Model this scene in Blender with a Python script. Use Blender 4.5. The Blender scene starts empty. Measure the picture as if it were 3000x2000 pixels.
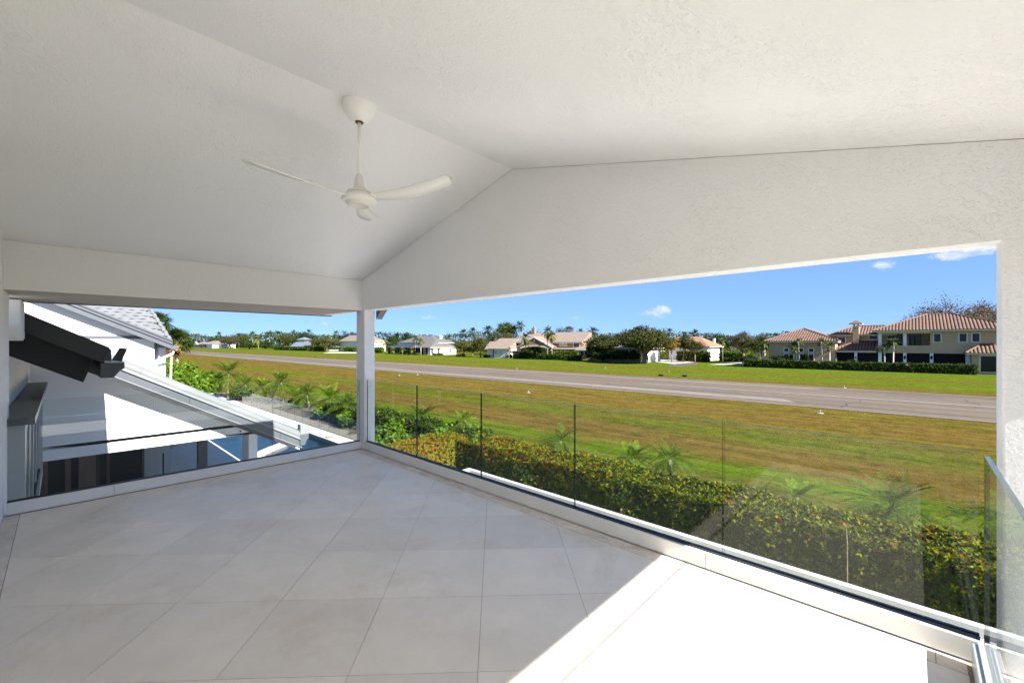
import bpy, math, random
import numpy as np
from mathutils import Vector, Matrix, Euler

R = math.radians
sc = bpy.context.scene
col = sc.collection
random.seed(7)
rng = np.random.default_rng(7)

# ------------------------------------------------------------------ camera
F, CX, CY, CAMZ = 1247.6, 1500.0, 1006.0, 4.70
YAW = R(43.4)
cA, sA = math.cos(YAW), math.sin(YAW)
FL = 3.06                                  # balcony floor height above the lawn
cam_d = bpy.data.cameras.new('camera')
cam_d.sensor_width = 36.0
cam_d.lens = 36.0 * F / 3000.0
cam_d.shift_y = 6.0 / 3000.0
cam_d.clip_start = 0.05
cam_d.clip_end = 5000
cam = bpy.data.objects.new('camera', cam_d)
cam.location = (0, 0, CAMZ)
cam.rotation_euler = (R(90), 0, YAW)
col.objects.link(cam)
sc.camera = cam

# ------------------------------------------------------------------ sky and sun
SUN_EL, SUN_AZ = 35.5, -2.0                # azimuth measured from +X, positive towards +Y
world = bpy.data.worlds.new('World')
sc.world = world
world.use_nodes = True
wn, wl = world.node_tree.nodes, world.node_tree.links
wn.clear()
w_out = wn.new('ShaderNodeOutputWorld')
w_bg = wn.new('ShaderNodeBackground')
w_sky = wn.new('ShaderNodeTexSky')
w_sky.sky_type = 'NISHITA'
w_sky.sun_disc = False
w_sky.sun_elevation = R(SUN_EL)
w_sky.sun_rotation = R(90 - SUN_AZ)
w_sky.altitude = 5000
w_sky.air_density = 1.0
w_sky.dust_density = 0.0
w_sky.ozone_density = 6.0
w_bg.inputs['Strength'].default_value = 0.115
wl.new(w_bg.outputs[0], w_out.inputs[0])

sun_d = bpy.data.lights.new('sun', 'SUN')
sun_d.energy = 5.0
sun_d.angle = R(0.53)
sun_d.color = (1.0, 0.965, 0.925)
sun = bpy.data.objects.new('sun', sun_d)
sun.rotation_euler = (0, R(90 - SUN_EL), R(SUN_AZ))
sun.location = (30, 0, 30)
col.objects.link(sun)

sc.view_settings.view_transform = 'Standard'
sc.view_settings.look = 'None'
sc.view_settings.exposure = 1.87
sc.view_settings.gamma = 1.0
sc.view_settings.use_curve_mapping = False
sc.render.engine = 'CYCLES'
cy = sc.cycles
cy.use_denoising = True
cy.denoising_prefilter = 'NONE'
cy.max_bounces = 12
cy.diffuse_bounces = 10
cy.glossy_bounces = 4
cy.transmission_bounces = 6
cy.transparent_max_bounces = 24
cy.sample_clamp_indirect = 6.0
cy.caustics_reflective = False
cy.caustics_refractive = False

# ------------------------------------------------------------------ surveying the photograph
def ray(px):
    u = (px - CX) / F
    return cA * u - sA, cA + sA * u        # X and Y per metre of depth
def at(px, py, Y):
    rx, ry = ray(px); f = Y / ry
    return Vector((f * rx, Y, CAMZ - (py - CY) / F * f))
def atX(px, py, X):
    rx, ry = ray(px); f = X / rx
    return Vector((X, f * ry, CAMZ - (py - CY) / F * f))
def gnd(px, py, z=0.0):
    rx, ry = ray(px); f = (CAMZ - z) * F / (py - CY)
    return Vector((f * rx, f * ry, z))
def mpp(px, Y):                            # metres per photograph pixel there
    return Y / ray(px)[1] / F

# ------------------------------------------------------------------ scene-object helpers
def setp(o, label=None, cat=None, group=None, kind=None):
    if label: o['label'] = label
    if cat: o['category'] = cat
    if group: o['group'] = group
    if kind: o['kind'] = kind
    return o
def thing(name, label, cat, loc=(0, 0, 0), group=None, rotz=0.0):
    o = bpy.data.objects.new(name, None)
    o.empty_display_size = 0.2
    o.location = loc
    o.rotation_euler = (0, 0, rotz)
    col.objects.link(o)
    return setp(o, label, cat, group)
def root_of(o):
    while o.parent: o = o.parent
    return o

class MB:
    def __init__(s): s.v = []; s.f = []; s.m = []
    def add(s, vs, fs, mi=0):
        b = len(s.v); s.v += [tuple(p) for p in vs]
        for f in fs: s.f.append(tuple(b + i for i in f)); s.m.append(mi)
        return s
    def box(s, x0, x1, y0, y1, z0, z1, mi=0):
        if x0 > x1: x0, x1 = x1, x0
        if y0 > y1: y0, y1 = y1, y0
        if z0 > z1: z0, z1 = z1, z0
        return s.add([(x0,y0,z0),(x1,y0,z0),(x1,y1,z0),(x0,y1,z0),(x0,y0,z1),(x1,y0,z1),(x1,y1,z1),(x0,y1,z1)],
              [(0,3,2,1),(4,5,6,7),(0,1,5,4),(1,2,6,5),(2,3,7,6),(3,0,4,7)], mi)
    def prism(s, poly, d, mi=0):           # poly: 3D points, d: extrusion vector
        n = len(poly); d = Vector(d)
        vs = [Vector(p) for p in poly] + [Vector(p) + d for p in poly]
        fs = [tuple(range(n))[::-1], tuple(range(n, 2*n))] + [(i, (i+1) % n, n + (i+1) % n, n + i) for i in range(n)]
        return s.add(vs, fs, mi)
    def beam(s, a, b, w, h, up=(0,0,1), mi=0):   # box from a to b, width w, height h
        a, b = Vector(a), Vector(b); d = (b - a).normalized()
        side = d.cross(Vector(up)).normalized(); upv = side.cross(d)
        p = [a + side*sx*w/2 + upv*sz*h/2 for sx, sz in ((-1,-1),(1,-1),(1,1),(-1,1))]
        return s.prism(p, b - a, mi)
    def tube(s, pts, rad, n=8, mi=0, cap=True):
        pts = [Vector(p) for p in pts]
        if not hasattr(rad, '__len__'): rad = [rad]*len(pts)
        b = len(s.v); prev = None
        for i, p in enumerate(pts):
            d = (pts[min(i+1, len(pts)-1)] - pts[max(i-1, 0)]).normalized()
            ref = Vector((0,0,1)) if abs(d.z) < 0.95 else Vector((1,0,0))
            x = d.cross(ref).normalized()
            if prev is not None and x.dot(prev) < 0: x = -x
            prev = x; y = d.cross(x)
            for k in range(n):
                t = 2*math.pi*k/n
                s.v.append(tuple(p + (x*math.cos(t) + y*math.sin(t))*rad[i]))
        for i in range(len(pts)-1):
            for k in range(n):
                s.f.append((b+i*n+k, b+i*n+(k+1)%n, b+(i+1)*n+(k+1)%n, b+(i+1)*n+k)); s.m.append(mi)
        if cap:
            s.f.append(tuple(b+k for k in range(n))[::-1]); s.m.append(mi)
            s.f.append(tuple(b+(len(pts)-1)*n+k for k in range(n))); s.m.append(mi)
        return s
    def lathe(s, c, prof, n=32, mi=0):
        b = len(s.v)
        for r, z in prof:
            for k in range(n):
                t = 2*math.pi*k/n
                s.v.append((c[0]+r*math.cos(t), c[1]+r*math.sin(t), c[2]+z))
        for i in range(len(prof)-1):
            for k in range(n):
                s.f.append((b+i*n+k, b+i*n+(k+1)%n, b+(i+1)*n+(k+1)%n, b+(i+1)*n+k)); s.m.append(mi)
        return s

def mkmesh(name, v, f, mats, mi=None, smooth=False):
    me = bpy.data.meshes.new(name)
    me.from_pydata(v, [], f)
    for m in (mats if isinstance(mats, (list, tuple)) else [mats]): me.materials.append(m)
    if mi is not None and len(set(mi)) > 1: me.polygons.foreach_set('material_index', mi)
    if smooth: me.polygons.foreach_set('use_smooth', [True]*len(me.polygons))
    me.update()
    return me
def put(name, me, parent=None, loc=(0,0,0), rot=(0,0,0), scale=(1,1,1), kind=None):
    o = bpy.data.objects.new(name, me)
    o.location = loc; o.rotation_euler = rot; o.scale = scale
    col.objects.link(o)
    if parent is not None: o.parent = parent
    if kind: o['kind'] = kind
    return o
def part(name, mb, mats, parent=None, smooth=False, bevel=0, kind=None, label=None):
    """links mb (built in world coordinates) as one mesh object under parent"""
    off = Vector((0,0,0))
    if parent is not None:
        off = root_of(parent).location
    v = [(p[0]-off[0], p[1]-off[1], p[2]-off[2]) for p in mb.v]
    o = put(name, mkmesh(name, v, mb.f, mats, mb.m, smooth), parent, kind=kind)
    if bevel:
        b = o.modifiers.new('bevel', 'BEVEL'); b.width = bevel; b.segments = 2; b.limit_method = 'ANGLE'
    if label: o['label'] = label
    return o
def box(name, x0, x1, y0, y1, z0, z1, mat, parent=None, bevel=0, **k):
    return part(name, MB().box(x0, x1, y0, y1, z0, z1), mat, parent, bevel=bevel, **k)
def copy_tree(o, parent=None):
    c = o.copy(); col.objects.link(c); c.parent = parent
    for ch in o.children: copy_tree(ch, c)
    return c

# ------------------------------------------------------------------ materials
def mat(name, base, rough=0.6, var=None, bump=None, spec=0.5, metallic=0.0, objvar=0.0, extra=None, grime=None):
    """var=(scale, amount) colour mottling; bump=[(scale, strength, distance, detail)]; objvar = per-object brightness variation"""
    m = bpy.data.materials.new(name); m.use_nodes = True
    n, l = m.node_tree.nodes, m.node_tree.links
    p = n['Principled BSDF']
    p.inputs['Base Color'].default_value = (*base, 1)
    p.inputs['Roughness'].default_value = rough
    p.inputs['Metallic'].default_value = metallic
    p.inputs['Specular IOR Level'].default_value = spec
    geo = n.new('ShaderNodeNewGeometry')
    cur = None
    if var:
        t = n.new('ShaderNodeTexNoise'); t.inputs['Scale'].default_value = var[0]; t.inputs['Detail'].default_value = 8
        t.inputs['Roughness'].default_value = 0.65
        l.new(geo.outputs['Position'], t.inputs['Vector'])
        r = n.new('ShaderNodeValToRGB')
        a = var[1]
        r.color_ramp.elements[0].position = 0.3; r.color_ramp.elements[1].position = 0.7
        r.color_ramp.elements[0].color = (*[c*(1-a) for c in base], 1)
        r.color_ramp.elements[1].color = (*[min(1, c*(1+a)) for c in base], 1)
        l.new(t.outputs['Fac'], r.inputs['Fac']); cur = r.outputs['Color']
    if grime:                              # (colour, scale, lo, hi)
        t = n.new('ShaderNodeTexNoise'); t.inputs['Scale'].default_value = grime[1]; t.inputs['Detail'].default_value = 10
        t.inputs['Roughness'].default_value = 0.7; t.inputs['Distortion'].default_value = 0.6
        l.new(geo.outputs['Position'], t.inputs['Vector'])
        mr = n.new('ShaderNodeMapRange'); mr.inputs[1].default_value = grime[2]; mr.inputs[2].default_value = grime[3]
        l.new(t.outputs['Fac'], mr.inputs[0])
        mx = n.new('ShaderNodeMix'); mx.data_type = 'RGBA'
        l.new(mr.outputs[0], mx.inputs[0])
        if cur is not None: l.new(cur, mx.inputs[6])
        else: mx.inputs[6].default_value = (*base, 1)
        mx.inputs[7].default_value = (*grime[0], 1)
        cur = mx.outputs[2]
    if objvar:
        oi = n.new('ShaderNodeObjectInfo'); mr = n.new('ShaderNodeMapRange')
        mr.inputs[3].default_value = 1 - objvar; mr.inputs[4].default_value = 1 + objvar
        l.new(oi.outputs['Random'], mr.inputs[0])
        mx = n.new('ShaderNodeMix'); mx.data_type = 'RGBA'; mx.blend_type = 'MULTIPLY'; mx.inputs[0].default_value = 1
        if cur is not None: l.new(cur, mx.inputs[6])
        else: mx.inputs[6].default_value = (*base, 1)
        l.new(mr.outputs[0], mx.inputs[7]); cur = mx.outputs[2]
    if cur is not None: l.new(cur, p.inputs['Base Color'])
    if bump:
        prev = None
        for (s, st, d, det) in bump:
            t = n.new('ShaderNodeTexNoise'); t.inputs['Scale'].default_value = s; t.inputs['Detail'].default_value = det
            t.inputs['Roughness'].default_value = 0.6
            l.new(geo.outputs['Position'], t.inputs['Vector'])
            b = n.new('ShaderNodeBump'); b.inputs['Strength'].default_value = st; b.inputs['Distance'].default_value = d
            l.new(t.outputs['Fac'], b.inputs['Height'])
            if prev: l.new(prev, b.inputs['Normal'])
            prev = b.outputs['Normal']
        l.new(prev, p.inputs['Normal'])
    if extra: extra(m, n, l, p, geo)
    return m

def stucco_mat(name, base, k=1.0):
    """trowelled stucco: fine grain plus sparse skipped trowel ridges"""
    def ex(m, n, l, p, geo):
        def noise(scale, detail, rough=0.6, dist=0.0):
            t = n.new('ShaderNodeTexNoise'); t.inputs['Scale'].default_value = scale; t.inputs['Detail'].default_value = detail
            t.inputs['Roughness'].default_value = rough; t.inputs['Distortion'].default_value = dist
            l.new(geo.outputs['Position'], t.inputs['Vector']); return t
        fine = noise(70, 5)
        lump = noise(24, 4, 0.55, 1.3)
        thr = n.new('ShaderNodeMapRange'); thr.inputs[1].default_value = 0.50; thr.inputs[2].default_value = 0.58
        thr.interpolation_type = 'SMOOTHSTEP'
        l.new(lump.outputs['Fac'], thr.inputs[0])
        mask = noise(2.2, 3)
        mm = n.new('ShaderNodeMapRange'); mm.inputs[1].default_value = 0.42; mm.inputs[2].default_value = 0.62
        l.new(mask.outputs['Fac'], mm.inputs[0])
        mul = n.new('ShaderNodeMath'); mul.operation = 'MULTIPLY'
        l.new(thr.outputs[0], mul.inputs[0]); l.new(mm.outputs[0], mul.inputs[1])
        b1 = n.new('ShaderNodeBump'); b1.inputs['Strength'].default_value = 0.55*k; b1.inputs['Distance'].default_value = 0.008
        l.new(mul.outputs[0], b1.inputs['Height'])
        b2 = n.new('ShaderNodeBump'); b2.inputs['Strength'].default_value = 0.75*k; b2.inputs['Distance'].default_value = 0.010
        l.new(fine.outputs['Fac'], b2.inputs['Height']); l.new(b1.outputs[0], b2.inputs['Normal'])
        l.new(b2.outputs[0], p.inputs['Normal'])
    return mat(name, base, 0.85, var=(0.55, 0.035), spec=0.2, extra=ex, grime=((0.76, 0.74, 0.70), 1.1, 0.64, 0.95))

M = {}
M['stucco'] = stucco_mat('white stucco', (0.866, 0.860, 0.860), 0.9)
M['stucco_ext'] = mat('white exterior stucco', (0.80, 0.80, 0.79), 0.85, var=(0.8, 0.03), bump=[(60, 0.3, 0.004, 4)], spec=0.2,
                      grime=((0.62, 0.60, 0.56), 0.9, 0.66, 0.9))
M['fan'] = mat('white fan enamel', (0.90, 0.89, 0.86), 0.28)
M['fan_cream'] = mat('aged cream plastic', (0.80, 0.775, 0.73), 0.4, grime=((0.55, 0.45, 0.33), 14, 0.62, 0.85))
M['rust'] = mat('rust', (0.16, 0.07, 0.03), 0.9, var=(60, 0.4))
M['tile'] = mat('honed limestone tile', (0.79, 0.715, 0.62), 0.42, var=(2.6, 0.07), objvar=0.055,
                grime=((0.60, 0.48, 0.35), 2.1, 0.52, 0.90), bump=[(140, 0.06, 0.002, 3)], spec=0.4)
M['grout'] = mat('grout', (0.33, 0.27, 0.21), 0.95, var=(6, 0.2))
M['shoe'] = mat('white powder coated rail base', (0.76, 0.755, 0.74), 0.45, var=(3, 0.02), bump=[(220, 0.08, 0.001, 2)])
M['shoe_grey'] = mat('brushed grey rail base', (0.46, 0.47, 0.47), 0.4, var=(9, 0.1), metallic=0.3)
M['gasket'] = mat('black rubber gasket', (0.018, 0.02, 0.026), 0.55)
M['asphalt'] = None
M['bark'] = mat('grey brown bark', (0.17, 0.125, 0.09), 0.95, var=(9, 0.35), bump=[(24, 0.8, 0.03, 4)])
M['palm_bark'] = mat('palm trunk', (0.30, 0.25, 0.19), 0.95, var=(8, 0.3), bump=[(14, 0.6, 0.02, 3)])
M['tan_bark'] = mat('pale stem', (0.50, 0.44, 0.34), 0.9, var=(10, 0.15))
M['dark_paint'] = mat('charcoal grey fascia paint', (0.030, 0.032, 0.033), 0.5, var=(20, 0.1))
M['soffit_dark'] = mat('dark soffit', (0.035, 0.032, 0.03), 0.8)
M['fascia_grey'] = mat('slate grey aluminium fascia', (0.075, 0.082, 0.094), 0.4, var=(4, 0.06))
M['fascia_dark'] = mat('dark grey drip edge', (0.025, 0.027, 0.030), 0.4)
M['white_metal'] = mat('white aluminium', (0.78, 0.79, 0.79), 0.4, var=(5, 0.03))
M['roof_white'] = mat('pale grey painted roof tile', (0.150, 0.154, 0.158), 0.7, var=(3, 0.06), objvar=0.06, grime=((0.13, 0.13, 0.13), 2.5, 0.58, 0.85))
M['trim_grey'] = mat('light grey trim', (0.19, 0.195, 0.20), 0.5, var=(4, 0.05))
M['soffit_tan'] = mat('shade-darkened tan soffit', (0.40, 0.355, 0.30), 0.85, var=(6, 0.08), bump=[(80, 0.3, 0.004, 3)])  # tan that also carries the shade under the eave
M['deck'] = mat('pale pool deck', (0.62, 0.59, 0.545), 0.8, var=(1.2, 0.05), bump=[(40, 0.2, 0.005, 3)])
M['pavers'] = mat('tan pavers', (0.105, 0.080, 0.056), 0.85, var=(2.0, 0.12), bump=[(30, 0.3, 0.01, 3)])
M['plaster_pool'] = mat('teal pool plaster', (0.20, 0.56, 0.50), 0.7, var=(1.2, 0.22))
M['pool_tile'] = mat('dark blue waterline tile', (0.05, 0.12, 0.14), 0.3, var=(8, 0.25))
M['brown_door'] = mat('brown stained door', (0.13, 0.085, 0.065), 0.5, var=(5, 0.15))
M['black'] = mat('black void', (0.010, 0.010, 0.011), 0.6)
M['dark_glass'] = mat('dark window glass', (0.008, 0.010, 0.011), 0.12, spec=0.35)
M['screen'] = mat('black insect screen', (0.012, 0.012, 0.013), 0.8, spec=0.1)
M['concrete'] = mat('pale concrete drive', (0.40, 0.36, 0.31), 0.9, var=(0.4, 0.06), bump=[(20, 0.2, 0.01, 3)])
M['mulch'] = mat('brown mulch', (0.07, 0.05, 0.035), 0.95, var=(4, 0.3), bump=[(30, 0.8, 0.03, 4)])
M['rock'] = mat('weathered rock', (0.20, 0.18, 0.14), 0.9, var=(9, 0.4), bump=[(12, 0.8, 0.03, 5)])

def glass_mat():
    m = bpy.data.materials.new('clear safety glass'); m.use_nodes = True
    n, l = m.node_tree.nodes, m.node_tree.links; n.clear()
    o = n.new('ShaderNodeOutputMaterial'); mix = n.new('ShaderNodeMixShader')
    tr = n.new('ShaderNodeBsdfTransparent'); tr.inputs[0].default_value = (0.925, 0.952, 0.942, 1)
    gl = n.new('ShaderNodeBsdfGlossy'); gl.inputs['Roughness'].default_value = 0.0
    fr = n.new('ShaderNodeFresnel'); fr.inputs[0].default_value = 1.48
    geo = n.new('ShaderNodeNewGeometry'); inv = n.new('ShaderNodeMath'); inv.operation = 'SUBTRACT'; inv.inputs[0].default_value = 1
    mul = n.new('ShaderNodeMath'); mul.operation = 'MULTIPLY'
    l.new(geo.outputs['Backfacing'], inv.inputs[1]); l.new(inv.outputs[0], mul.inputs[0]); l.new(fr.outputs[0], mul.inputs[1])
    l.new(mul.outputs[0], mix.inputs[0]); l.new(tr.outputs[0], mix.inputs[1]); l.new(gl.outputs[0], mix.inputs[2])
    l.new(mix.outputs[0], o.inputs[0])
    return m
M['glass'] = glass_mat()
M['glass_edge'] = mat('green glass edge', (0.012, 0.030, 0.028), 0.25)
M['glass_top'] = mat('sky-lit glass top edge', (0.055, 0.075, 0.08), 0.25)  # coloured paler than the sides for the sky light it catches

def leaf_mat(name, cols, trans=0.35, rough=0.55):
    """every leaf card takes its own colour from the ramp"""
    m = bpy.data.materials.new(name); m.use_nodes = True
    n, l = m.node_tree.nodes, m.node_tree.links
    p = n['Principled BSDF']; o = n['Material Output']
    geo = n.new('ShaderNodeNewGeometry'); r = n.new('ShaderNodeValToRGB')
    el = r.color_ramp.elements
    while len(el) < len(cols): el.new(0.5)
    for i, c in enumerate(cols):
        el[i].position = i/(len(cols)-1); el[i].color = (*[q*0.74 for q in c], 1)
    l.new(geo.outputs['Random Per Island'], r.inputs['Fac'])
    l.new(r.outputs[0], p.inputs['Base Color'])
    p.inputs['Roughness'].default_value = 0.75; p.inputs['Specular IOR Level'].default_value = 0.08
    t = n.new('ShaderNodeBsdfTranslucent'); l.new(r.outputs[0], t.inputs[0])
    mx = n.new('ShaderNodeMixShader'); mx.inputs[0].default_value = trans
    l.new(p.outputs[0], mx.inputs[1]); l.new(t.outputs[0], mx.inputs[2]); l.new(mx.outputs[0], o.inputs[0])
    return m
L = {}
L['oak'] = leaf_mat('oak leaves', [(0.036,0.044,0.012),(0.070,0.080,0.020),(0.105,0.110,0.032)])
L['dark'] = leaf_mat('dark evergreen leaves', [(0.016,0.034,0.008),(0.034,0.066,0.012),(0.060,0.100,0.018)])
L['mid'] = leaf_mat('mid green leaves', [(0.04,0.075,0.016),(0.075,0.12,0.024),(0.12,0.16,0.035)])
L['olive'] = leaf_mat('olive leaves', [(0.06,0.068,0.014),(0.105,0.112,0.024),(0.15,0.15,0.04)])
L['brown'] = leaf_mat('dry brownish leaves', [(0.075,0.058,0.026),(0.115,0.090,0.042),(0.09,0.092,0.034)])
L['gold'] = leaf_mat('golden leaves', [(0.20,0.13,0.015),(0.27,0.18,0.02),(0.20,0.16,0.03)])
L['silver'] = leaf_mat('silvery leaves', [(0.16,0.17,0.13),(0.26,0.26,0.21),(0.20,0.17,0.13)])
L['palm'] = leaf_mat('palm leaflets', [(0.035,0.07,0.015),(0.07,0.115,0.022),(0.12,0.16,0.04)])
L['palm_yellow'] = leaf_mat('yellow green palm leaflets', [(0.10,0.13,0.02),(0.17,0.19,0.03),(0.24,0.22,0.04)])
L['pygmy'] = leaf_mat('pygmy date leaflets', [(0.08,0.15,0.012),(0.15,0.25,0.018),(0.28,0.32,0.04)])
L['pygmy_old'] = leaf_mat('yellowing leaflets', [(0.20,0.17,0.02),(0.30,0.22,0.03),(0.22,0.21,0.04)])
L['hedge_g'] = leaf_mat('hedge green leaves', [(0.026,0.048,0.010),(0.052,0.090,0.014),(0.090,0.130,0.020)])
L['hedge_y'] = leaf_mat('hedge yellow green tips', [(0.14,0.21,0.012),(0.25,0.28,0.012),(0.36,0.30,0.015)])
L['hedge_o'] = leaf_mat('hedge orange tips', [(0.32,0.12,0.012),(0.38,0.19,0.015),(0.22,0.06,0.015)])
L['pygmy_dark'] = leaf_mat('darker date leaflets', [(0.045,0.09,0.012),(0.09,0.16,0.016),(0.15,0.20,0.028)])
L['shrub'] = leaf_mat('bright shrub leaves', [(0.06,0.13,0.010),(0.12,0.22,0.014),(0.20,0.30,0.025)])
L['bare'] = leaf_mat('sparse dry leaves', [(0.14,0.10,0.055),(0.10,0.085,0.045),(0.18,0.14,0.08)])
M['core'] = mat('hedge twigs', (0.020, 0.024, 0.010), 0.95, var=(12, 0.5))
M['core_far'] = mat('shaded twigs', (0.022, 0.030, 0.014), 0.95, var=(2, 0.4))

# ------------------------------------------------------------------ world clouds (small fair-weather puffs)
def cloud_nodes():
    tc = wn.new('ShaderNodeTexCoord')
    gm = wn.new('ShaderNodeGamma'); gm.inputs[1].default_value = 0.35
    tint = wn.new('ShaderNodeMix'); tint.data_type = 'RGBA'; tint.blend_type = 'MULTIPLY'; tint.inputs[0].default_value = 1
    tint.inputs[7].default_value = (0.64, 0.95, 1.47, 1)
    wl.new(w_sky.outputs[0], gm.inputs[0]); wl.new(gm.outputs[0], tint.inputs[6])
    base = tint.outputs[2]
    ns = wn.new('ShaderNodeTexNoise'); ns.inputs['Scale'].default_value = 60; ns.inputs['Detail'].default_value = 9; ns.inputs['Distortion'].default_value = 0.5; ns.inputs['Roughness'].default_value = 0.6
    mp = wn.new('ShaderNodeMapping'); mp.inputs['Scale'].default_value = (1, 1, 1.9)
    wl.new(tc.outputs['Generated'], mp.inputs[0]); wl.new(mp.outputs[0], ns.inputs['Vector'])
    puffs = [(1925, 915, 46, 22, .62), (1940, 906, 30, 20, .72), (2585, 775, 38, 20, .66), (2795, 745, 60, 22, .74), (2870, 722, 90, 30, .85), (2690, 738, 40, 13, .55), (2705, 771, 18, 8, .4), (2545, 786, 22, 10, .4), (1880, 918, 30, 10, .45), (2560, 560, 90, 30, 1.1),
             (1258, 930, 30, 12, .55), (945, 945, 46, 14, .5), (1685, 930, 26, 12, .45), (2640, 915, 40, 16, .42), (700, 955, 60, 10, .3),
             (2330, 930, 30, 8, .2), (4200, 800, 160, 50, 1.0), (-900, 850, 150, 40, .9), (3600, 700, 90, 30, 1.0), (5200, 860, 200, 50, .8)]
    total = None
    for (px, py, sx, sy, amp) in puffs:
        u, v = (px-CX)/F, (CY-py)/F
        d = Vector((cA*u - sA, cA + sA*u, v)).normalized()
        hor = Vector((-d.y, d.x, 0)).normalized(); up = d.cross(hor)
        k = math.sqrt(1+u*u)
        du = wn.new('ShaderNodeVectorMath'); du.operation = 'DOT_PRODUCT'; du.inputs[1].default_value = hor*(F/(sx)*k)
        dv = wn.new('ShaderNodeVectorMath'); dv.operation = 'DOT_PRODUCT'; dv.inputs[1].default_value = up*(F/(sy)*k)
        fw = wn.new('ShaderNodeVectorMath'); fw.operation = 'DOT_PRODUCT'; fw.inputs[1].default_value = d
        for q in (du, dv, fw): wl.new(tc.outputs['Generated'], q.inputs[0])
        a = wn.new('ShaderNodeMath'); a.operation = 'MULTIPLY'; wl.new(du.outputs['Value'], a.inputs[0]); wl.new(du.outputs['Value'], a.inputs[1])
        b = wn.new('ShaderNodeMath'); b.operation = 'MULTIPLY_ADD'; wl.new(dv.outputs['Value'], b.inputs[0]); wl.new(dv.outputs['Value'], b.inputs[1]); wl.new(a.outputs[0], b.inputs[2])
        e = wn.new('ShaderNodeMapRange'); e.inputs[1].default_value = 0.0; e.inputs[2].default_value = 1.6; e.inputs[3].default_value = amp; e.inputs[4].default_value = 0.0
        wl.new(b.outputs[0], e.inputs[0])
        g = wn.new('ShaderNodeMath'); g.operation = 'GREATER_THAN'; g.inputs[1].default_value = 0.0; wl.new(fw.outputs['Value'], g.inputs[0])
        h = wn.new('ShaderNodeMath'); h.operation = 'MULTIPLY'; wl.new(e.outputs[0], h.inputs[0]); wl.new(g.outputs[0], h.inputs[1])
        if total is None: total = h.outputs[0]
        else:
            s = wn.new('ShaderNodeMath'); s.operation = 'MAXIMUM'; wl.new(total, s.inputs[0]); wl.new(h.outputs[0], s.inputs[1]); total = s.outputs[0]
    # puff strength + noise - 1  -> soft ragged edge
    ad = wn.new('ShaderNodeMath'); ad.operation = 'ADD'; wl.new(total, ad.inputs[0]); wl.new(ns.outputs['Fac'], ad.inputs[1])
    mr = wn.new('ShaderNodeMapRange'); mr.inputs[1].default_value = 0.84; mr.inputs[2].default_value = 1.42; mr.interpolation_type = 'SMOOTHSTEP'
    wl.new(ad.outputs[0], mr.inputs[0])
    mx = wn.new('ShaderNodeMix'); mx.data_type = 'RGBA'
    mx.inputs[7].default_value = (2.3, 2.35, 2.5, 1)
    wl.new(mr.outputs[0], mx.inputs[0]); wl.new(base, mx.inputs[6]); wl.new(mx.outputs[2], w_bg.inputs[0])
cloud_nodes()
# ================================================================== GROUND, RUNWAY, POOL
LAWN_Y = [(0,'O'),(12.6,'O'),(13.6,'T'),(15.3,'T'),(16.0,'G'),(17.4,'G'),(18.4,'B'),(21.6,'B'),(22.8,'O'),(24.2,'G2'),(25.4,'O'),(27.0,'M'),(30.0,'B'),(33.0,'B'),(34.5,'M'),
          (36.5,'B2'),(37.8,'B2'),(56.6,'B2'),(58.5,'B2'),(61.5,'O'),(64.5,'G'),(69.0,'G'),(72.0,'O'),(75.0,'B2'),(78.0,'G2'),(84.0,'G'),(96.0,'G'),(120.0,'G2'),(200.0,'O')]
LC = {'G':(0.0600,0.1060,0.0060),'G2':(0.0720,0.0920,0.0080),'O':(0.0820,0.0800,0.0120),'T':(0.0940,0.0830,0.0240),'B':(0.1040,0.0680,0.0180),'B2':(0.0960,0.0740,0.0150),'M':(0.0860,0.0750,0.0130)}
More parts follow.
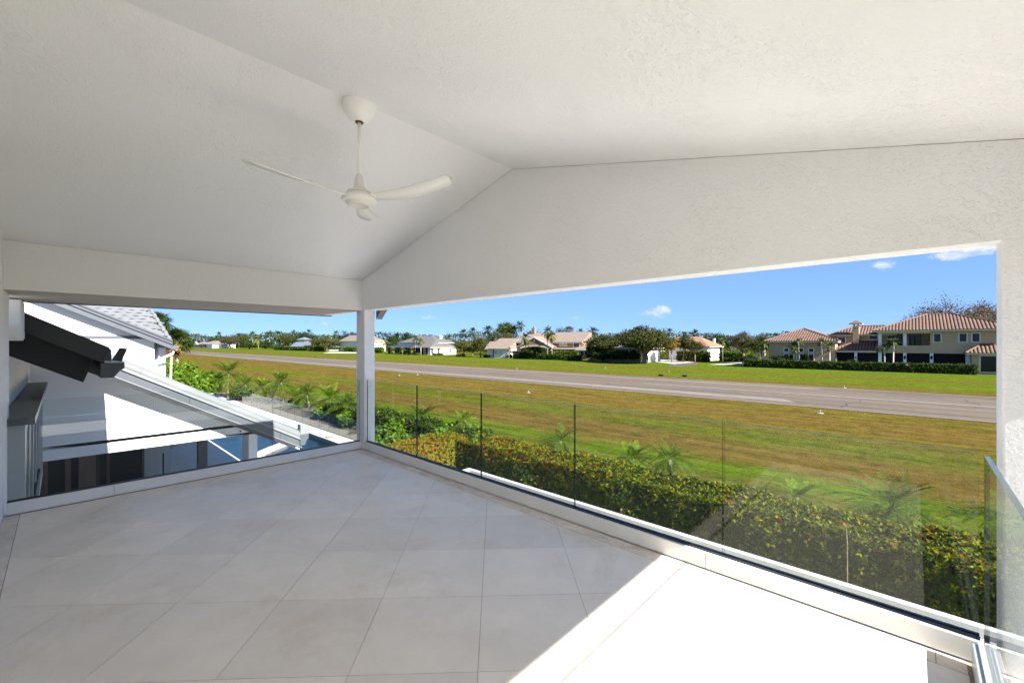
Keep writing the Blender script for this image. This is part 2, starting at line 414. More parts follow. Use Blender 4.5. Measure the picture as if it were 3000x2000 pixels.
def lawn_extra(m, n, l, p, geo):
    sep = n.new('ShaderNodeSeparateXYZ'); l.new(geo.outputs['Position'], sep.inputs[0])
    def noise(sx, sy, detail, rough=0.6):
        mp = n.new('ShaderNodeMapping'); mp.inputs['Scale'].default_value = (sx, sy, 1)
        t = n.new('ShaderNodeTexNoise'); t.inputs['Scale'].default_value = 1; t.inputs['Detail'].default_value = detail; t.inputs['Roughness'].default_value = rough
        l.new(geo.outputs['Position'], mp.inputs[0]); l.new(mp.outputs[0], t.inputs['Vector']); return t.outputs['Fac']
    def math_(op, a, b, c=None):
        q = n.new('ShaderNodeMath'); q.operation = op
        for i, v in enumerate((a, b, c)):
            if v is None: continue
            if isinstance(v, (int, float)): q.inputs[i].default_value = v
            else: l.new(v, q.inputs[i])
        return q.outputs[0]
    warp = noise(0.05, 0.16, 5)
    amp = math_('MULTIPLY_ADD', sep.outputs['Y'], 0.11, 1.2)
    w0 = math_('SUBTRACT', warp, 0.5)
    y = math_('ADD', sep.outputs['Y'], math_('MULTIPLY', w0, math_('MULTIPLY', amp, 1.5)))
    y = math_('DIVIDE', y, 200.0)
    r1 = n.new('ShaderNodeValToRGB'); r2 = n.new('ShaderNodeValToRGB')
    def fill(r, stops, lo, hi):
        el = r.color_ramp.elements
        while len(el) < len(stops): el.new(0.5)
        for i, (q, c) in enumerate(stops):
            el[i].position = min(1, max(0, (q/200.0-lo)/(hi-lo))); el[i].color = (*LC[c], 1)
    # two ramps because one holds at most 32 stops; split at the runway
    a = [s for s in LAWN_Y if s[0] <= 50]; b = [s for s in LAWN_Y if s[0] > 50]
    fill(r1, a, 0, 1); fill(r2, b, 0, 1)
    l.new(y, r1.inputs[0]); l.new(y, r2.inputs[0])
    sel = math_('GREATER_THAN', sep.outputs['Y'], 47.0)
    mx = n.new('ShaderNodeMix'); mx.data_type = 'RGBA'; l.new(sel, mx.inputs[0]); l.new(r1.outputs[0], mx.inputs[6]); l.new(r2.outputs[0], mx.inputs[7])
    # patchy drying, mower streaks, blade-scale speckle
    patch = noise(0.45, 0.6, 10, 0.9)
    pr = n.new('ShaderNodeMapRange'); pr.inputs[1].default_value = 0.46; pr.inputs[2].default_value = 0.60; pr.inputs[4].default_value = 0.75; l.new(patch, pr.inputs[0])
    m2 = n.new('ShaderNodeMix'); m2.data_type = 'RGBA'; l.new(pr.outputs[0], m2.inputs[0]); l.new(mx.outputs[2], m2.inputs[6]); m2.inputs[7].default_value = (0.098,0.068,0.015,1)
    pg_ = noise(0.8, 0.9, 10, 0.9)
    pr2 = n.new('ShaderNodeMapRange'); pr2.inputs[1].default_value = 0.50; pr2.inputs[2].default_value = 0.66; pr2.inputs[4].default_value = 0.7; l.new(pg_, pr2.inputs[0])
    m2b = n.new('ShaderNodeMix'); m2b.data_type = 'RGBA'; l.new(pr2.outputs[0], m2b.inputs[0]); l.new(m2.outputs[2], m2b.inputs[6]); m2b.inputs[7].default_value = (0.072,0.088,0.009,1)
    m2 = m2b
    streak = noise(0.12, 1.5, 7, 0.75); mid = noise(1.1, 1.0, 8, 0.85); fine = noise(6, 7, 8, 0.9)
    br = math_('ADD', math_('ADD', math_('MULTIPLY_ADD', streak, 2.0, 0.0), math_('MULTIPLY_ADD', mid, 2.6, -1.3)), math_('MULTIPLY_ADD', fine, 3.4, -1.7))
    br = math_('MAXIMUM', br, 0.12)
    m3 = n.new('ShaderNodeMix'); m3.data_type = 'RGBA'; m3.blend_type = 'MULTIPLY'; m3.inputs[0].default_value = 1
    l.new(m2.outputs[2], m3.inputs[6]); l.new(br, m3.inputs[7]); l.new(m3.outputs[2], p.inputs['Base Color'])
    bp = n.new('ShaderNodeBump'); bp.inputs['Strength'].default_value = 0.9; bp.inputs['Distance'].default_value = 0.06
    l.new(noise(16, 16, 4, 0.7), bp.inputs['Height']); l.new(bp.outputs[0], p.inputs['Normal'])
M['lawn'] = mat('mown lawn with dry bands', (0.17,0.17,0.04), 0.95, spec=0.0, extra=lawn_extra)

PX0, PX1, PY0, PY1 = -34.0, -10.0, 4.90, 8.87           # pool opening
g = MB()
big = 1800
xs, ys = [-big, PX0, PX1, big], [-60, PY0, PY1, big]
for i in range(3):
    for j in range(3):
        if i == 1 and j == 1: continue
        g.add([(xs[i],ys[j],0),(xs[i+1],ys[j],0),(xs[i+1],ys[j+1],0),(xs[i],ys[j+1],0)], [(0,1,2,3)])
setp(part('lawn', g, M['lawn']), 'flat lawn in green and dry brown mown bands', 'lawn', kind='structure')

def asphalt_extra(m, n, l, p, geo):
    # sun-bleached surface with long resurfacing streaks, patches and dark crack lines
    mp = n.new('ShaderNodeMapping'); mp.inputs['Scale'].default_value = (0.03, 0.55, 1)
    t = n.new('ShaderNodeTexNoise'); t.inputs['Scale'].default_value = 1; t.inputs['Detail'].default_value = 7; t.inputs['Roughness'].default_value = 0.6
    l.new(geo.outputs['Position'], mp.inputs[0]); l.new(mp.outputs[0], t.inputs['Vector'])
    t2 = n.new('ShaderNodeTexNoise'); t2.inputs['Scale'].default_value = 1.6; t2.inputs['Detail'].default_value = 6; t2.inputs['Roughness'].default_value = 0.8
    l.new(geo.outputs['Position'], t2.inputs['Vector'])
    a = n.new('ShaderNodeMath'); a.operation = 'MULTIPLY_ADD'; a.inputs[1].default_value = 0.45; l.new(t2.outputs['Fac'], a.inputs[0])
    s = n.new('ShaderNodeMath'); s.operation = 'MULTIPLY'; s.inputs[1].default_value = 0.6; l.new(t.outputs['Fac'], s.inputs[0]); l.new(s.outputs[0], a.inputs[2])
    r = n.new('ShaderNodeValToRGB'); r.color_ramp.elements[0].position = 0.30; r.color_ramp.elements[1].position = 0.75
    r.color_ramp.elements[0].color = (0.064,0.048,0.033,1); r.color_ramp.elements[1].color = (0.155,0.122,0.088,1)
    l.new(a.outputs[0], r.inputs[0]); l.new(r.outputs[0], p.inputs['Base Color'])
M['asphalt'] = mat('sun bleached asphalt', (0.24,0.215,0.205), 0.9, spec=0.2, extra=asphalt_extra)
M['seal'] = mat('pale worn sealed strip', (0.150,0.126,0.100), 0.9, var=(0.6, 0.16))
M['paint'] = mat('worn white road paint', (0.24,0.225,0.205), 0.8, var=(1.5, 0.2))
M['edge_sand'] = mat('sandy edge', (0.42,0.35,0.26), 0.95, var=(1.2, 0.25))
rw = MB()
nseg = 240                                              # slightly ragged edges
def edge(y0, amp, seed):
    r = np.random.default_rng(seed); return [y0 + amp*v for v in np.convolve(r.normal(size=nseg+5), np.ones(5)/3, 'same')[:nseg+1]]
xsr = [60 - 860*((i/nseg)**1.6) for i in range(nseg+1)]
ya, yb = edge(37.9, 0.20, 1), edge(56.3, 0.24, 2)
rw.add([(x, a, 0.02) for x, a in zip(xsr, ya)] + [(x, b, 0.02) for x, b in zip(xsr, yb)],
       [(i+1, i, nseg+1+i, nseg+2+i) for i in range(nseg)])
runway = setp(part('runway', rw, M['asphalt']), 'long pale grass runway asphalt strip crossing the lawn', 'runway', kind='structure')
runway['label'] = 'long sun bleached asphalt runway crossing the lawn'
def strip(name, x0, x1, y0, y1, z, m, slant=0.0):
    part(name, MB().add([(x0,y0,z),(x1,y0,z),(x1+slant,y1,z),(x0+slant,y1,z)], [(0,1,2,3)]), m, runway)
q0, q1 = gnd(1430, 1106), gnd(2330, 1180)
strip('sealed_strip', -230, q1.x, 40.0, 41.9, 0.028, M['seal'], -1.2)
q1 = gnd(2380, 1140)
strip('sealed_strip', -230, q1.x, 52.9, 54.0, 0.028, M['seal'], 1.0)
strip('centre_line', gnd(1900, 1121).x, 60, 46.85, 47.15, 0.034, M['paint'])
strip('edge_line', -260, 60, 38.05, 38.17, 0.034, M['paint'])
strip('edge_line', -260, 60, 55.75, 55.85, 0.034, M['paint'])

# pool ---------------------------------------------------------------
pool = thing('swimming_pool', 'teal swimming pool below the balcony with a curved white bench', 'pool', (-22, 7, 0))
b = MB()
b.add([(PX0,PY0,-1.5),(PX1,PY0,-1.5),(PX1,PY1,-1.5),(PX0,PY1,-1.5),(PX0,PY0,.05),(PX1,PY0,.05),(PX1,PY1,.05),(PX0,PY1,.05)],
      [(0,1,2,3),(0,4,5,1),(1,5,6,2),(2,6,7,3),(3,7,4,0)])
part('basin', b, M['plaster_pool'], pool)
b = MB()
for (x0,x1,y0,y1) in ((PX0,PX1,PY1-.012,PY1-.003),(PX0,PX1,PY0+.003,PY0+.012),(PX0+.003,PX0+.012,PY0,PY1)): b.box(x0,x1,y0,y1,-.42,.03)
part('waterline_tile', b, M['pool_tile'], pool)
def water_mat():
    m = bpy.data.materials.new('pool water'); m.use_nodes = True
    n, l = m.node_tree.nodes, m.node_tree.links; n.clear()
    o = n.new('ShaderNodeOutputMaterial'); mix = n.new('ShaderNodeMixShader')
    tr = n.new('ShaderNodeBsdfTransparent'); tr.inputs[0].default_value = (0.62, 0.92, 0.92, 1)
    gl = n.new('ShaderNodeBsdfGlossy'); gl.inputs['Roughness'].default_value = 0.02
    fr = n.new('ShaderNodeFresnel'); fr.inputs[0].default_value = 1.33
    geo = n.new('ShaderNodeNewGeometry'); t = n.new('ShaderNodeTexNoise'); t.inputs['Scale'].default_value = 1.6; t.inputs['Detail'].default_value = 4
    l.new(geo.outputs['Position'], t.inputs['Vector'])
    bp = n.new('ShaderNodeBump'); bp.inputs['Strength'].default_value = 0.22; bp.inputs['Distance'].default_value = 0.1; l.new(t.outputs['Fac'], bp.inputs['Height'])
    l.new(bp.outputs[0], gl.inputs['Normal']); l.new(bp.outputs[0], fr.inputs['Normal'])
    l.new(fr.outputs[0], mix.inputs[0]); l.new(tr.outputs[0], mix.inputs[1]); l.new(gl.outputs[0], mix.inputs[2]); l.new(mix.outputs[0], o.inputs[0])
    return m
M['water'] = water_mat()
part('water', MB().add([(PX0,PY0,-.12),(PX1,PY0,-.12),(PX1,PY1,-.12),(PX0,PY1,-.12)], [(0,1,2,3)]), M['water'], pool)
arc = [gnd(848, 1277, .0), gnd(845, 1287, .0), gnd(830, 1298, .0), gnd(800, 1309, .0), gnd(770, 1322, .0), gnd(754, 1335, .0), gnd(748, 1352, .0)]
ab = MB()
pl, pr = [], []
for i, p in enumerate(arc):
    d = (arc[min(i+1,len(arc)-1)] - arc[max(i-1,0)]).normalized(); s = Vector((-d.y, d.x, 0))
    pl.append(p - s*.17); pr.append(p + s*.17)
nn = len(arc)
ab.add([(p.x,p.y,.02) for p in pl] + [(p.x,p.y,.02) for p in pr] + [(p.x,p.y,-1.4) for p in pl] + [(p.x,p.y,-1.4) for p in pr],
       [(i,i+1,nn+i+1,nn+i) for i in range(nn-1)] + [(i,2*nn+i,2*nn+i+1,i+1) for i in range(nn-1)] + [(nn+i,nn+i+1,3*nn+i+1,3*nn+i) for i in range(nn-1)])
part('curved_bench', ab, M['deck'], pool)

deck = setp(part('pool_deck', MB().box(-48, -6.4, -8, PY0, -.3, .05).box(-48, PX0, PY0, 9.72, -.3, .05).box(PX1, -6.4, PY0, 9.72, -.3, .05)
            .box(PX0, PX1, PY1, 9.72, -.3, .05), M['deck']), 'pale stone deck around the swimming pool', 'deck', kind='structure')
setp(box('patio', -10.9, 12, 3.4, 8.93, -.2, .03, M['deck']), 'unseen pale patio added to bounce light between the house and the long hedge', 'patio', kind='structure')  # unseen pale slab, added to bounce sunlight up to the balcony ceiling
pv = MB().box(-48, -12.2, 9.72, 10.9, -.3, .03).box(-48, -27, 10.9, 13.1, -.3, .03)
pts = [(-12.2,9.72)] + [(-12.2+1.3*math.sin(t), 11.02-1.3*math.cos(t)) for t in np.linspace(0, math.pi/2, 7)] + [(-12.2, 11.02)]
pv.prism([(x, y, -.3) for x, y in pts[1:]], (0,0,.33))
setp(part('paver_path', pv, M['pavers']), 'tan paved path outside the pool fence', 'path', kind='structure')

# glass pool fence ----------------------------------------------------
def panel_mesh(L_, h, t, name='glass_panel'):
    """panel in local XZ, thickness t in Y; faces glass, sides green edge, top paler with sky light put into its colour"""
    b = MB()
    x0,x1,y0,y1,z0,z1 = 0,L_,-t/2,t/2,0,h
    b.add([(x0,y0,z0),(x1,y0,z0),(x1,y1,z0),(x0,y1,z0),(x0,y0,z1),(x1,y0,z1),(x1,y1,z1),(x0,y1,z1)], [(0,1,5,4),(2,3,7,6)], 0)
    n0 = 0
    for f in ((1,2,6,5),(3,0,4,7),(0,3,2,1)): b.f.append(f); b.m.append(1)
    b.f.append((4,5,6,7)); b.m.append(2)
    return mkmesh(name, b.v, b.f, [M['glass'], M['glass_edge'], M['glass_top']], b.m)
fence = thing('pool_fence', 'low clear glass fence along the far edge of the pool deck', 'fence', (-38.0, 9.66, 0.05))
pm = panel_mesh(1.19, 0.95, 0.012)
for i in range(21): put('glass_panel', pm, fence, (i*1.2, 0, 0.02))
bs = mkmesh('base_rail', MB().box(0, 25.2, -.02, .02, 0, .03).v, MB().box(0, 25.2, -.02, .02, 0, .03).f, M['fascia_dark'])
put('base_rail', bs, fence)

# ================================================================== THE BALCONY
Z = lambda h: FL + h
RX, RZ, SL = -3.04, 3.447, 0.257          # ridge
XL, XR = -6.26, 0.50                      # inner faces of the side beams
YF, YB = 3.22, -0.38                      # inner faces of the front beam and back wall
ceil = lambda x: RZ - (SL if x < RX else .237)*abs(x - RX)
house = thing('balcony_house', 'white stucco balcony with a vaulted ceiling, beams and corner posts around the viewpoint', 'house', (-3, 0, 0))
# vaulted ceiling: two sloping slabs
for (x0, x1) in ((XL-1.6, RX), (RX, 1.56)):
    part('ceiling', MB().prism([(x0, YB-.2, Z(ceil(x0))+.004), (x1, YB-.2, Z(ceil(x1))+.004), (x1, YB-.2, Z(ceil(x1))+.56), (x0, YB-.2, Z(ceil(x0))+.56)], (0, YF+.45-YB+.2, 0)),
         M['stucco'], house)
BZ = 2.155
part('side_beam', MB().prism([(XL, YB-.2, Z(BZ)), (XL, YB-.2, Z(ceil(XL))), (XL-1.59, YB-.2, Z(ceil(XL-1.59))), (XL-1.59, YB-.2, Z(BZ))], (0, YF+.03-YB+.2, 0)), M['stucco'], house)
part('side_beam', MB().prism([(XR, YB-.2, Z(BZ)), (1.55, YB-.2, Z(BZ)), (1.55, YB-.2, Z(ceil(1.55))), (XR, YB-.2, Z(ceil(XR)))], (0, YF+.03-YB+.2, 0)), M['stucco'], house)
part('gable_beam', MB().prism([(XL-1.585, YF, Z(BZ)+.002), (1.545, YF, Z(BZ)+.002), (1.545, YF, Z(ceil(1.545))), (RX, YF, Z(RZ)), (XL-1.585, YF, Z(ceil(XL-1.585)))], (0, .20, 0)), M['stucco'], house)
box('soffit', XL-1.588, XL-.03, YB-.2, YF-.002, Z(BZ)-.004, Z(BZ)+.002, M['soffit_tan'], house)
box('drip_edge', XL-1.625, XL-1.592, YB-.2, YF+.22, Z(BZ)-.015, Z(BZ)+.28, M['fascia_grey'], house)
box('drip_edge', 1.565, 1.60, YB-.2, YF+.22, Z(BZ)-.005, Z(BZ)+.28, M['fascia_grey'], house)
part('gable_bracket', MB().prism([(XL+.06, YF+.203, Z(BZ)+.02), (XL+.24, YF+.203, Z(BZ)+.02), (XL+.06, YF+.203, Z(BZ)-.13)], (0, .10, 0)), M['fascia_grey'], house)
box('column', -6.46, -6.20, YF+.003, YF+.183, Z(-.02), Z(BZ)+.01, M['stucco'], house, bevel=.012)
box('column', 0.315, 0.60, YF+.003, YF+.193, Z(-.02), Z(BZ)+.01, M['stucco'], house, bevel=.012)
bw = MB()
bw.box(-6.9, 2.6, YB-.2, YB, 0.0, Z(2.5))
bw.prism([(-6.9, YB-.2, Z(2.5)), (2.6, YB-.2, Z(2.5)), (RX, YB-.2, Z(3.7))], (0, .2, 0))
part('back_wall', bw, M['stucco'], house)
box('floor_slab', -6.44, .62, YB-.2, YF+.19, Z(-.32), Z(-.018), M['stucco_ext'], house)
box('lower_storey', -6.38, .58, -7.0, YF+.12, 0.0, Z(-.32), M['stucco_ext'], house)
# planter-like ledge below the front railing
M['ledge'] = mat('weathered white ledge paint', (0.50, 0.49, 0.47), .85, var=(2, .08), bump=[(60, .4, .004, 4)])
lg = MB().box(-4.62, 3.2, YF+.195, 3.98, Z(-.36), Z(-.20))
part('ledge', lg, M['ledge'], house, bevel=.01)
part('ledge_rim', MB().box(-4.62, 3.2, 3.945, 4.0, Z(-.20)+.001, Z(-.13)).box(-4.62, -4.56, YF+.2, 3.945, Z(-.20)+.001, Z(-.13)), M['ledge'], house, bevel=.006)

# floor ---------------------------------------------------------------
floor = setp(box('balcony_floor', -6.30, .34, YB, YF, Z(-.017), Z(-.0035), M['grout']), 'pale limestone tiles laid diagonally on the balcony', 'floor', kind='structure')
def clip(poly, ax, lim, keep_less):
    out = []
    for i in range(len(poly)):
        a, b2 = poly[i], poly[(i+1) % len(poly)]
        ia = (a[ax] <= lim) == keep_less; ib = (b2[ax] <= lim) == keep_less
        if ia: out.append(a)
        if ia != ib:
            t = (lim - a[ax])/(b2[ax]-a[ax]); out.append((a[0]+t*(b2[0]-a[0]), a[1]+t*(b2[1]-a[1])))
    return out
P_, G_ = 0.641, 0.0023
ca = math.cos(R(45.6)); sa = math.sin(R(45.6))
full = None
M['tile_edge'] = mat('stained limestone border', (0.72, 0.655, 0.575), 0.45, var=(5, 0.08), objvar=0.05, grime=((0.46, 0.34, 0.23), 4.5, 0.45, 0.8))
def tile_obj(poly, name='tile'):
    cx = sum(p[0] for p in poly)/len(poly); cyy = sum(p[1] for p in poly)/len(poly)
    b = MB().prism([(p[0]-cx, p[1]-cyy, -.014) for p in poly], (0,0,.014))
    put(name, mkmesh(name, b.v, b.f, M['tile' if name == 'tile' else 'tile_edge']), floor, (cx, cyy, Z(0)))
for i in range(-14, 15):
    for j in range(-14, 15):
        sq = []
        for (u, v) in ((i+G_, j+G_), (i+1-G_, j+G_), (i+1-G_, j+1-G_), (i+G_, j+1-G_)):
            sq.append((-2.494 + P_*(u*ca - v*sa), 1.421 + P_*(u*sa + v*ca)))
        for ax, lim, less in ((0, -6.255, False), (0, .195, True), (1, -.272, False), (1, 3.083, True)):
            if sq: sq = clip(sq, ax, lim, less)
        if len(sq) < 3: continue
        ar = abs(sum(sq[k][0]*sq[(k+1)%len(sq)][1] - sq[(k+1)%len(sq)][0]*sq[k][1] for k in range(len(sq))))/2
        if ar < .004: continue
        tile_obj(sq)
x = -6.255
while x < .19:
    x2 = min(x+.905, .195)
    tile_obj([(x+.002, 3.088), (x2-.002, 3.088), (x2-.002, 3.208), (x+.002, 3.208)], 'border_tile')
    tile_obj([(x+.002, -.378), (x2-.002, -.378), (x2-.002, -.277), (x+.002, -.277)], 'border_tile')
    x = x2

# railings -------------------------------------------------------------
def railing(label, a, b_, joints, inner, base_mat, gap=.005, gm=None, th=.0135):
    """a, b_: ends of the glass line (x, y); inner: unit vector towards the floor"""
    a, b_ = Vector((*a, 0)), Vector((*b_, 0)); d = (b_ - a); Ln = d.length; ang = math.atan2(d.y, d.x)
    t = thing('glass_railing', label, 'railing', (a.x, a.y, FL), 'glass balcony railings', rotz=ang)
    s = 1 if (Matrix.Rotation(-ang, 3, 'Z') @ Vector((*inner, 0))).y > 0 else -1
    def lb(name, x0, x1, y0, y1, z0, z1, m, bev=0):
        q = MB().box(x0, x1, min(y0*s, y1*s), max(y0*s, y1*s), z0, z1)
        o = put(name, mkmesh(name, q.v, q.f, m), t)
        if bev:
            bv = o.modifiers.new('bevel', 'BEVEL'); bv.width = bev; bv.segments = 2
        return o
    n0 = 0.0
    segs = [0.0] + [Ln*.37, Ln*.79] + [Ln]
    for k in range(3): lb('base_shoe', segs[k]+.001, segs[k+1]-.001, -.045, .052, .006, .120, base_mat, .004)
    lb('gasket', 0, Ln, .008, .030, .120, .128, gm or M['gasket'])
    lb('gasket', 0, Ln, -.030, -.008, .120, .128, gm or M['gasket'])
    js = [0.0] + joints + [Ln]
    for k in range(len(js)-1):
        w = js[k+1]-js[k]-2*gap
        put('glass_panel', panel_mesh(w, .955, th), t, (js[k]+gap, 0, .122))
    return t
railing('long clear glass railing facing the runway with dark panel joints', (-6.19, 3.268), (.245, 3.268), [1.35, 2.62, 3.90, 5.19], (0, -1), M['shoe'], .0055)
railing('clear glass railing on the pool side, left of the white corner post', (-6.315, 3.205), (-6.315, -.36), [1.245, 2.475], (1, 0), M['shoe'])
railing('short glass railing at the right end with a grey metal base', (.262, 3.185), (.262, -.36), [1.255, 2.50], (-1, 0), M['shoe_grey'], .008, M['shoe_grey'], .02)

# ceiling fan -----------------------------------------------------------
fx, fy, fz = RX, 1.54, Z(RZ)
fan = thing('ceiling_fan', 'white three-blade ceiling fan hanging on a rod from the ridge', 'ceiling fan', (fx, fy, fz))
b = MB().lathe((fx, fy, fz), [(.0,.04),(.112,.03),(.118,-.015),(.115,-.045),(.103,-.085),(.080,-.118),(.048,-.138),(.020,-.143)], 40)
part('canopy', b, M['fan'], fan, smooth=True)
part('canopy_collar', MB().lathe((fx, fy, fz), [(.030,-.139),(.030,-.146),(.024,-.150),(.017,-.151)], 24), M['rust'], fan, smooth=True)
part('downrod', MB().tube([(fx, fy, fz-.10), (fx, fy, fz-.60)], .0125, 16), M['fan'], fan, smooth=True)
hz = fz - .60
part('coupling', MB().lathe((fx, fy, hz), [(.014,.062),(.023,.056),(.030,.02),(.038,-.03),(.052,-.055),(.090,-.070),(.094,-.082),(.04,-.090)], 32), M['fan_cream'], fan, smooth=True)
part('motor_housing', MB().lathe((fx, fy, hz), [(.03,-.080),(.095,-.088),(.116,-.108),(.128,-.124),(.125,-.136),(.106,-.146),(.094,-.145)], 40), M['fan'], fan, smooth=True)
part('light_bowl', MB().lathe((fx, fy, hz), [(.102,-.142),(.096,-.158),(.082,-.172),(.066,-.176),(.060,-.166),(.0,-.164)], 36), M['fan_cream'], fan, smooth=True)
def blade_mesh():
    b = MB(); N = 22; top = []; 
    for i in range(N+1):
        t = i/N; r = .07 + t*.70
        w = .045 + .080*math.sin(min(1, t*1.25)*math.pi*.62) 
        w *= math.sqrt(max(0.0, 1-((t-.90)/.10)**2))*.75+.25 if t > .90 else 1.0
        sweep = .030*math.sin(t*math.pi) - .02*t
        tw = -R(16*(1-t)**1.5 + 12)
        zc = .018*t + .035*t*t - .012*math.sin(math.pi*t)
        for s in (-.5, .0, .5):
            y = s*w; cam_ = .008*(1-4*s*s)
            b.v.append((r, sweep + y*math.cos(tw), zc + y*math.sin(tw) + cam_))
    n = len(b.v)
    b.v += [(x, y, z-.007) for x, y, z in b.v]
    for i in range(N):
        for k in range(2):
            q = (i*3+k, (i+1)*3+k, (i+1)*3+k+1, i*3+k+1)
            b.f.append(q); b.f.append(tuple(n+j for j in q[::-1])); b.m += [0, 0]
        for k in (0, 2):
            q = (i*3+k, (i+1)*3+k, n+(i+1)*3+k, n+i*3+k); b.f.append(q if k else q[::-1]); b.m.append(0)
    for i in (0, N):
        for k in range(2):
            q = (i*3+k, i*3+k+1, n+i*3+k+1, n+i*3+k); b.f.append(q); b.m.append(0)
    return mkmesh('blade', b.v, b.f, M['fan'], smooth=True)
bm = blade_mesh()
rightdir = math.degrees(YAW)
for a in (-133, -17, 101): put('blade', bm, fan, (0, 0, -.60-.108), (0, 0, R(a + rightdir)))
# cracks and patches on the runway
crk = MB(); rgc = np.random.default_rng(4)
M['crack'] = mat('dark crack filler', (0.035, 0.031, 0.029), .9)
for k in range(46):
    x = rgc.uniform(-120, 30); y = rgc.uniform(38.6, 55.6); along = rgc.random() < .55
    pts = []
    for j in range(9):
        pts.append((x, y)); x += (rgc.uniform(1.2, 2.6) if along else rgc.normal()*.25); y += (rgc.normal()*.10 if along else rgc.uniform(.5, 1.1))
        if y > 55.9: break
    for (a0, a1), (b0, b1) in zip(pts, pts[1:]):
        d = Vector((b0-a0, b1-a1, 0)).normalized(); s_ = Vector((-d.y, d.x, 0))*rgc.uniform(.03, .055)
        crk.add([(a0-s_.x, a1-s_.y, .026), (b0-s_.x, b1-s_.y, .026), (b0+s_.x, b1+s_.y, .026), (a0+s_.x, a1+s_.y, .026)], [(0,1,2,3)])
part('cracks', crk, M['crack'], runway, kind='stuff')
M['patch'] = mat('darker asphalt patch', (0.074, 0.060, 0.050), .9, var=(1.5, .15))
for (x, y, w, h) in ((-18, 43.5, 6, 1.6), (-41, 50.2, 9, 2.0), (-2, 51.2, 4, 1.3), (-70, 45, 12, 2.2), (6, 44.6, 3.5, 1.2)):
    part('patch', MB().add([(x, y, .023), (x+w, y+.05, .023), (x+w*.98, y+h, .023), (x+.1, y+h-.05, .023)], [(0,1,2,3)]), M['patch'], runway)
# ================================================================== THE HOUSE WING LEFT OF THE BALCONY
# plan: wall facing +X at XW; roof falls towards +Y with the rake overhanging to XK
XW, XK = -12.80, -12.30
T = lambda y: 2.26 + .572*(4.57 - y)
wing = thing('house_wing', 'low white house wing beside the pool with a sloping tiled rake and open porch', 'house', (-13, 1.5, 0))
yz = lambda x, pts: [(x, y, z) for y, z in pts]
part('wall', MB().prism(yz(XW, [(-.45, 2.60), (3.66, 2.60), (3.66, T(3.66)-.50), (-.45, T(-.45)-.50)]), (-.25, 0, 0)), M['stucco_ext'], wing)
part('reveal', MB().box(XW-.25, XW-.05, -.45, 3.62, 2.535, 2.60), M['stucco_ext'], wing)
part('header', MB().box(XW-.25, XW+.02, -.45, 3.66, 2.36, 2.535), M['stucco_ext'], wing)
part('header', MB().box(XW-.23, XW-.01, -.45, 3.64, 2.31, 2.36), M['stucco_ext'], wing)
box('header', -31.0, XW-.25, 3.40, 3.62, 2.31, T(3.62)-.5, M['stucco_ext'], wing)
box('porch_column', XW-.62, XW-.012, 3.40, 3.61, 0.05, 2.31, M['stucco_ext'], wing, bevel=.01)
box('porch_column', -16.3, -16.0, 2.90, 3.12, 0.05, 2.31, M['fascia_grey'], wing)  # slate grey colour stands in for the porch shade on this column
box('porch_ceiling', -31, XW-.25, -.45, 3.42, 2.315, 2.36, M['stucco_ext'], wing)
part('porch_wall', MB().box(-19.0, -18.8, -.45, 2.6, .05, 2.32).box(-18.8, -13.05, -.65, -.45, .05, 2.32), M['stucco_ext'], wing)
d_ = box('porch_door', -18.78, -18.72, .1, 1.9, .05, 2.1, M['brown_door'], wing)
for k in range(2): box('pane', -18.715, -18.70, .2+k*.86, .98+k*.86, .15, 2.0, M['dark_glass'], d_)
# roof
part('roof_deck', MB().prism(yz(XK-.02, [(4.62, T(4.62)-.16), (4.62, T(4.62)-.10), (-4.0, T(-4.0)-.10), (-4.0, T(-4.0)-.16)]), (-19.0, 0, 0)), M['roof_white'], wing)
part('soffit', MB().prism(yz(XK-.02, [(4.50, T(4.50)-.52), (4.50, T(4.50)-.48), (-4.0, T(-4.0)-.48), (-4.0, T(-4.0)-.52)]), (-.6, 0, 0)), M['white_metal'], wing)
sl = lambda x0, x1, lo, hi, y1=4.56: MB().prism(yz(x1, [(y1, T(y1)-lo), (y1, T(y1)-hi), (-2.2, T(-2.2)-hi), (-2.2, T(-2.2)-lo)]), (x0-x1, 0, 0))
part('rake_trim', sl(XK-.03, XK+.045, .235, .175), M['trim_grey'], wing)
part('rake_fascia', sl(XK-.03, XK, .425, .235), M['fascia_grey'], wing)
part('rake_trim', sl(XK-.03, XK+.02, .445, .425), M['trim_grey'], wing)
part('rake_underside', sl(XK-.10, XK+.005, .545, .445, 4.40), M['fascia_dark'], wing)
# half-round rake tiles, one by one
tl = .545
def barrel(n=22, r0=.124, r1=.119, ln=tl+.03):
    b = MB()
    for j, (r, y) in enumerate(((r0, 0), (r1, -ln))):
        for k in range(n+1):
            t = math.pi*(k/n*1.25 - .125); b.v.append((r*math.cos(t), y, r*math.sin(t)*.95))
    for k in range(n): b.f.append((k, k+1, n+1+k+1, n+1+k)); b.m.append(0)
    m0 = len(b.v)
    for j, (r, y) in enumerate(((r0-.018, 0), (r1-.018, -ln))):
        for k in range(n+1):
            t = math.pi*(k/n*1.25 - .125); b.v.append((r*math.cos(t), y, r*math.sin(t)*.95))
    for k in range(n): b.f.append((m0+k+1, m0+k, m0+n+1+k, m0+n+1+k+1)); b.m.append(0)
    for k in range(n): b.f.append((n+1+k, n+2+k, m0+n+2+k, m0+n+1+k)); b.m.append(0); b.f.append((k+1, k, m0+k, m0+k+1)); b.m.append(0)
    return mkmesh('rake_tile', b.v, b.f, M['roof_white'])
bmsh = barrel()
cap = part('rake_cap', sl(XK-.17, XK-.01, .17, .12), M['roof_white'], wing)
pitch = math.atan(.572)
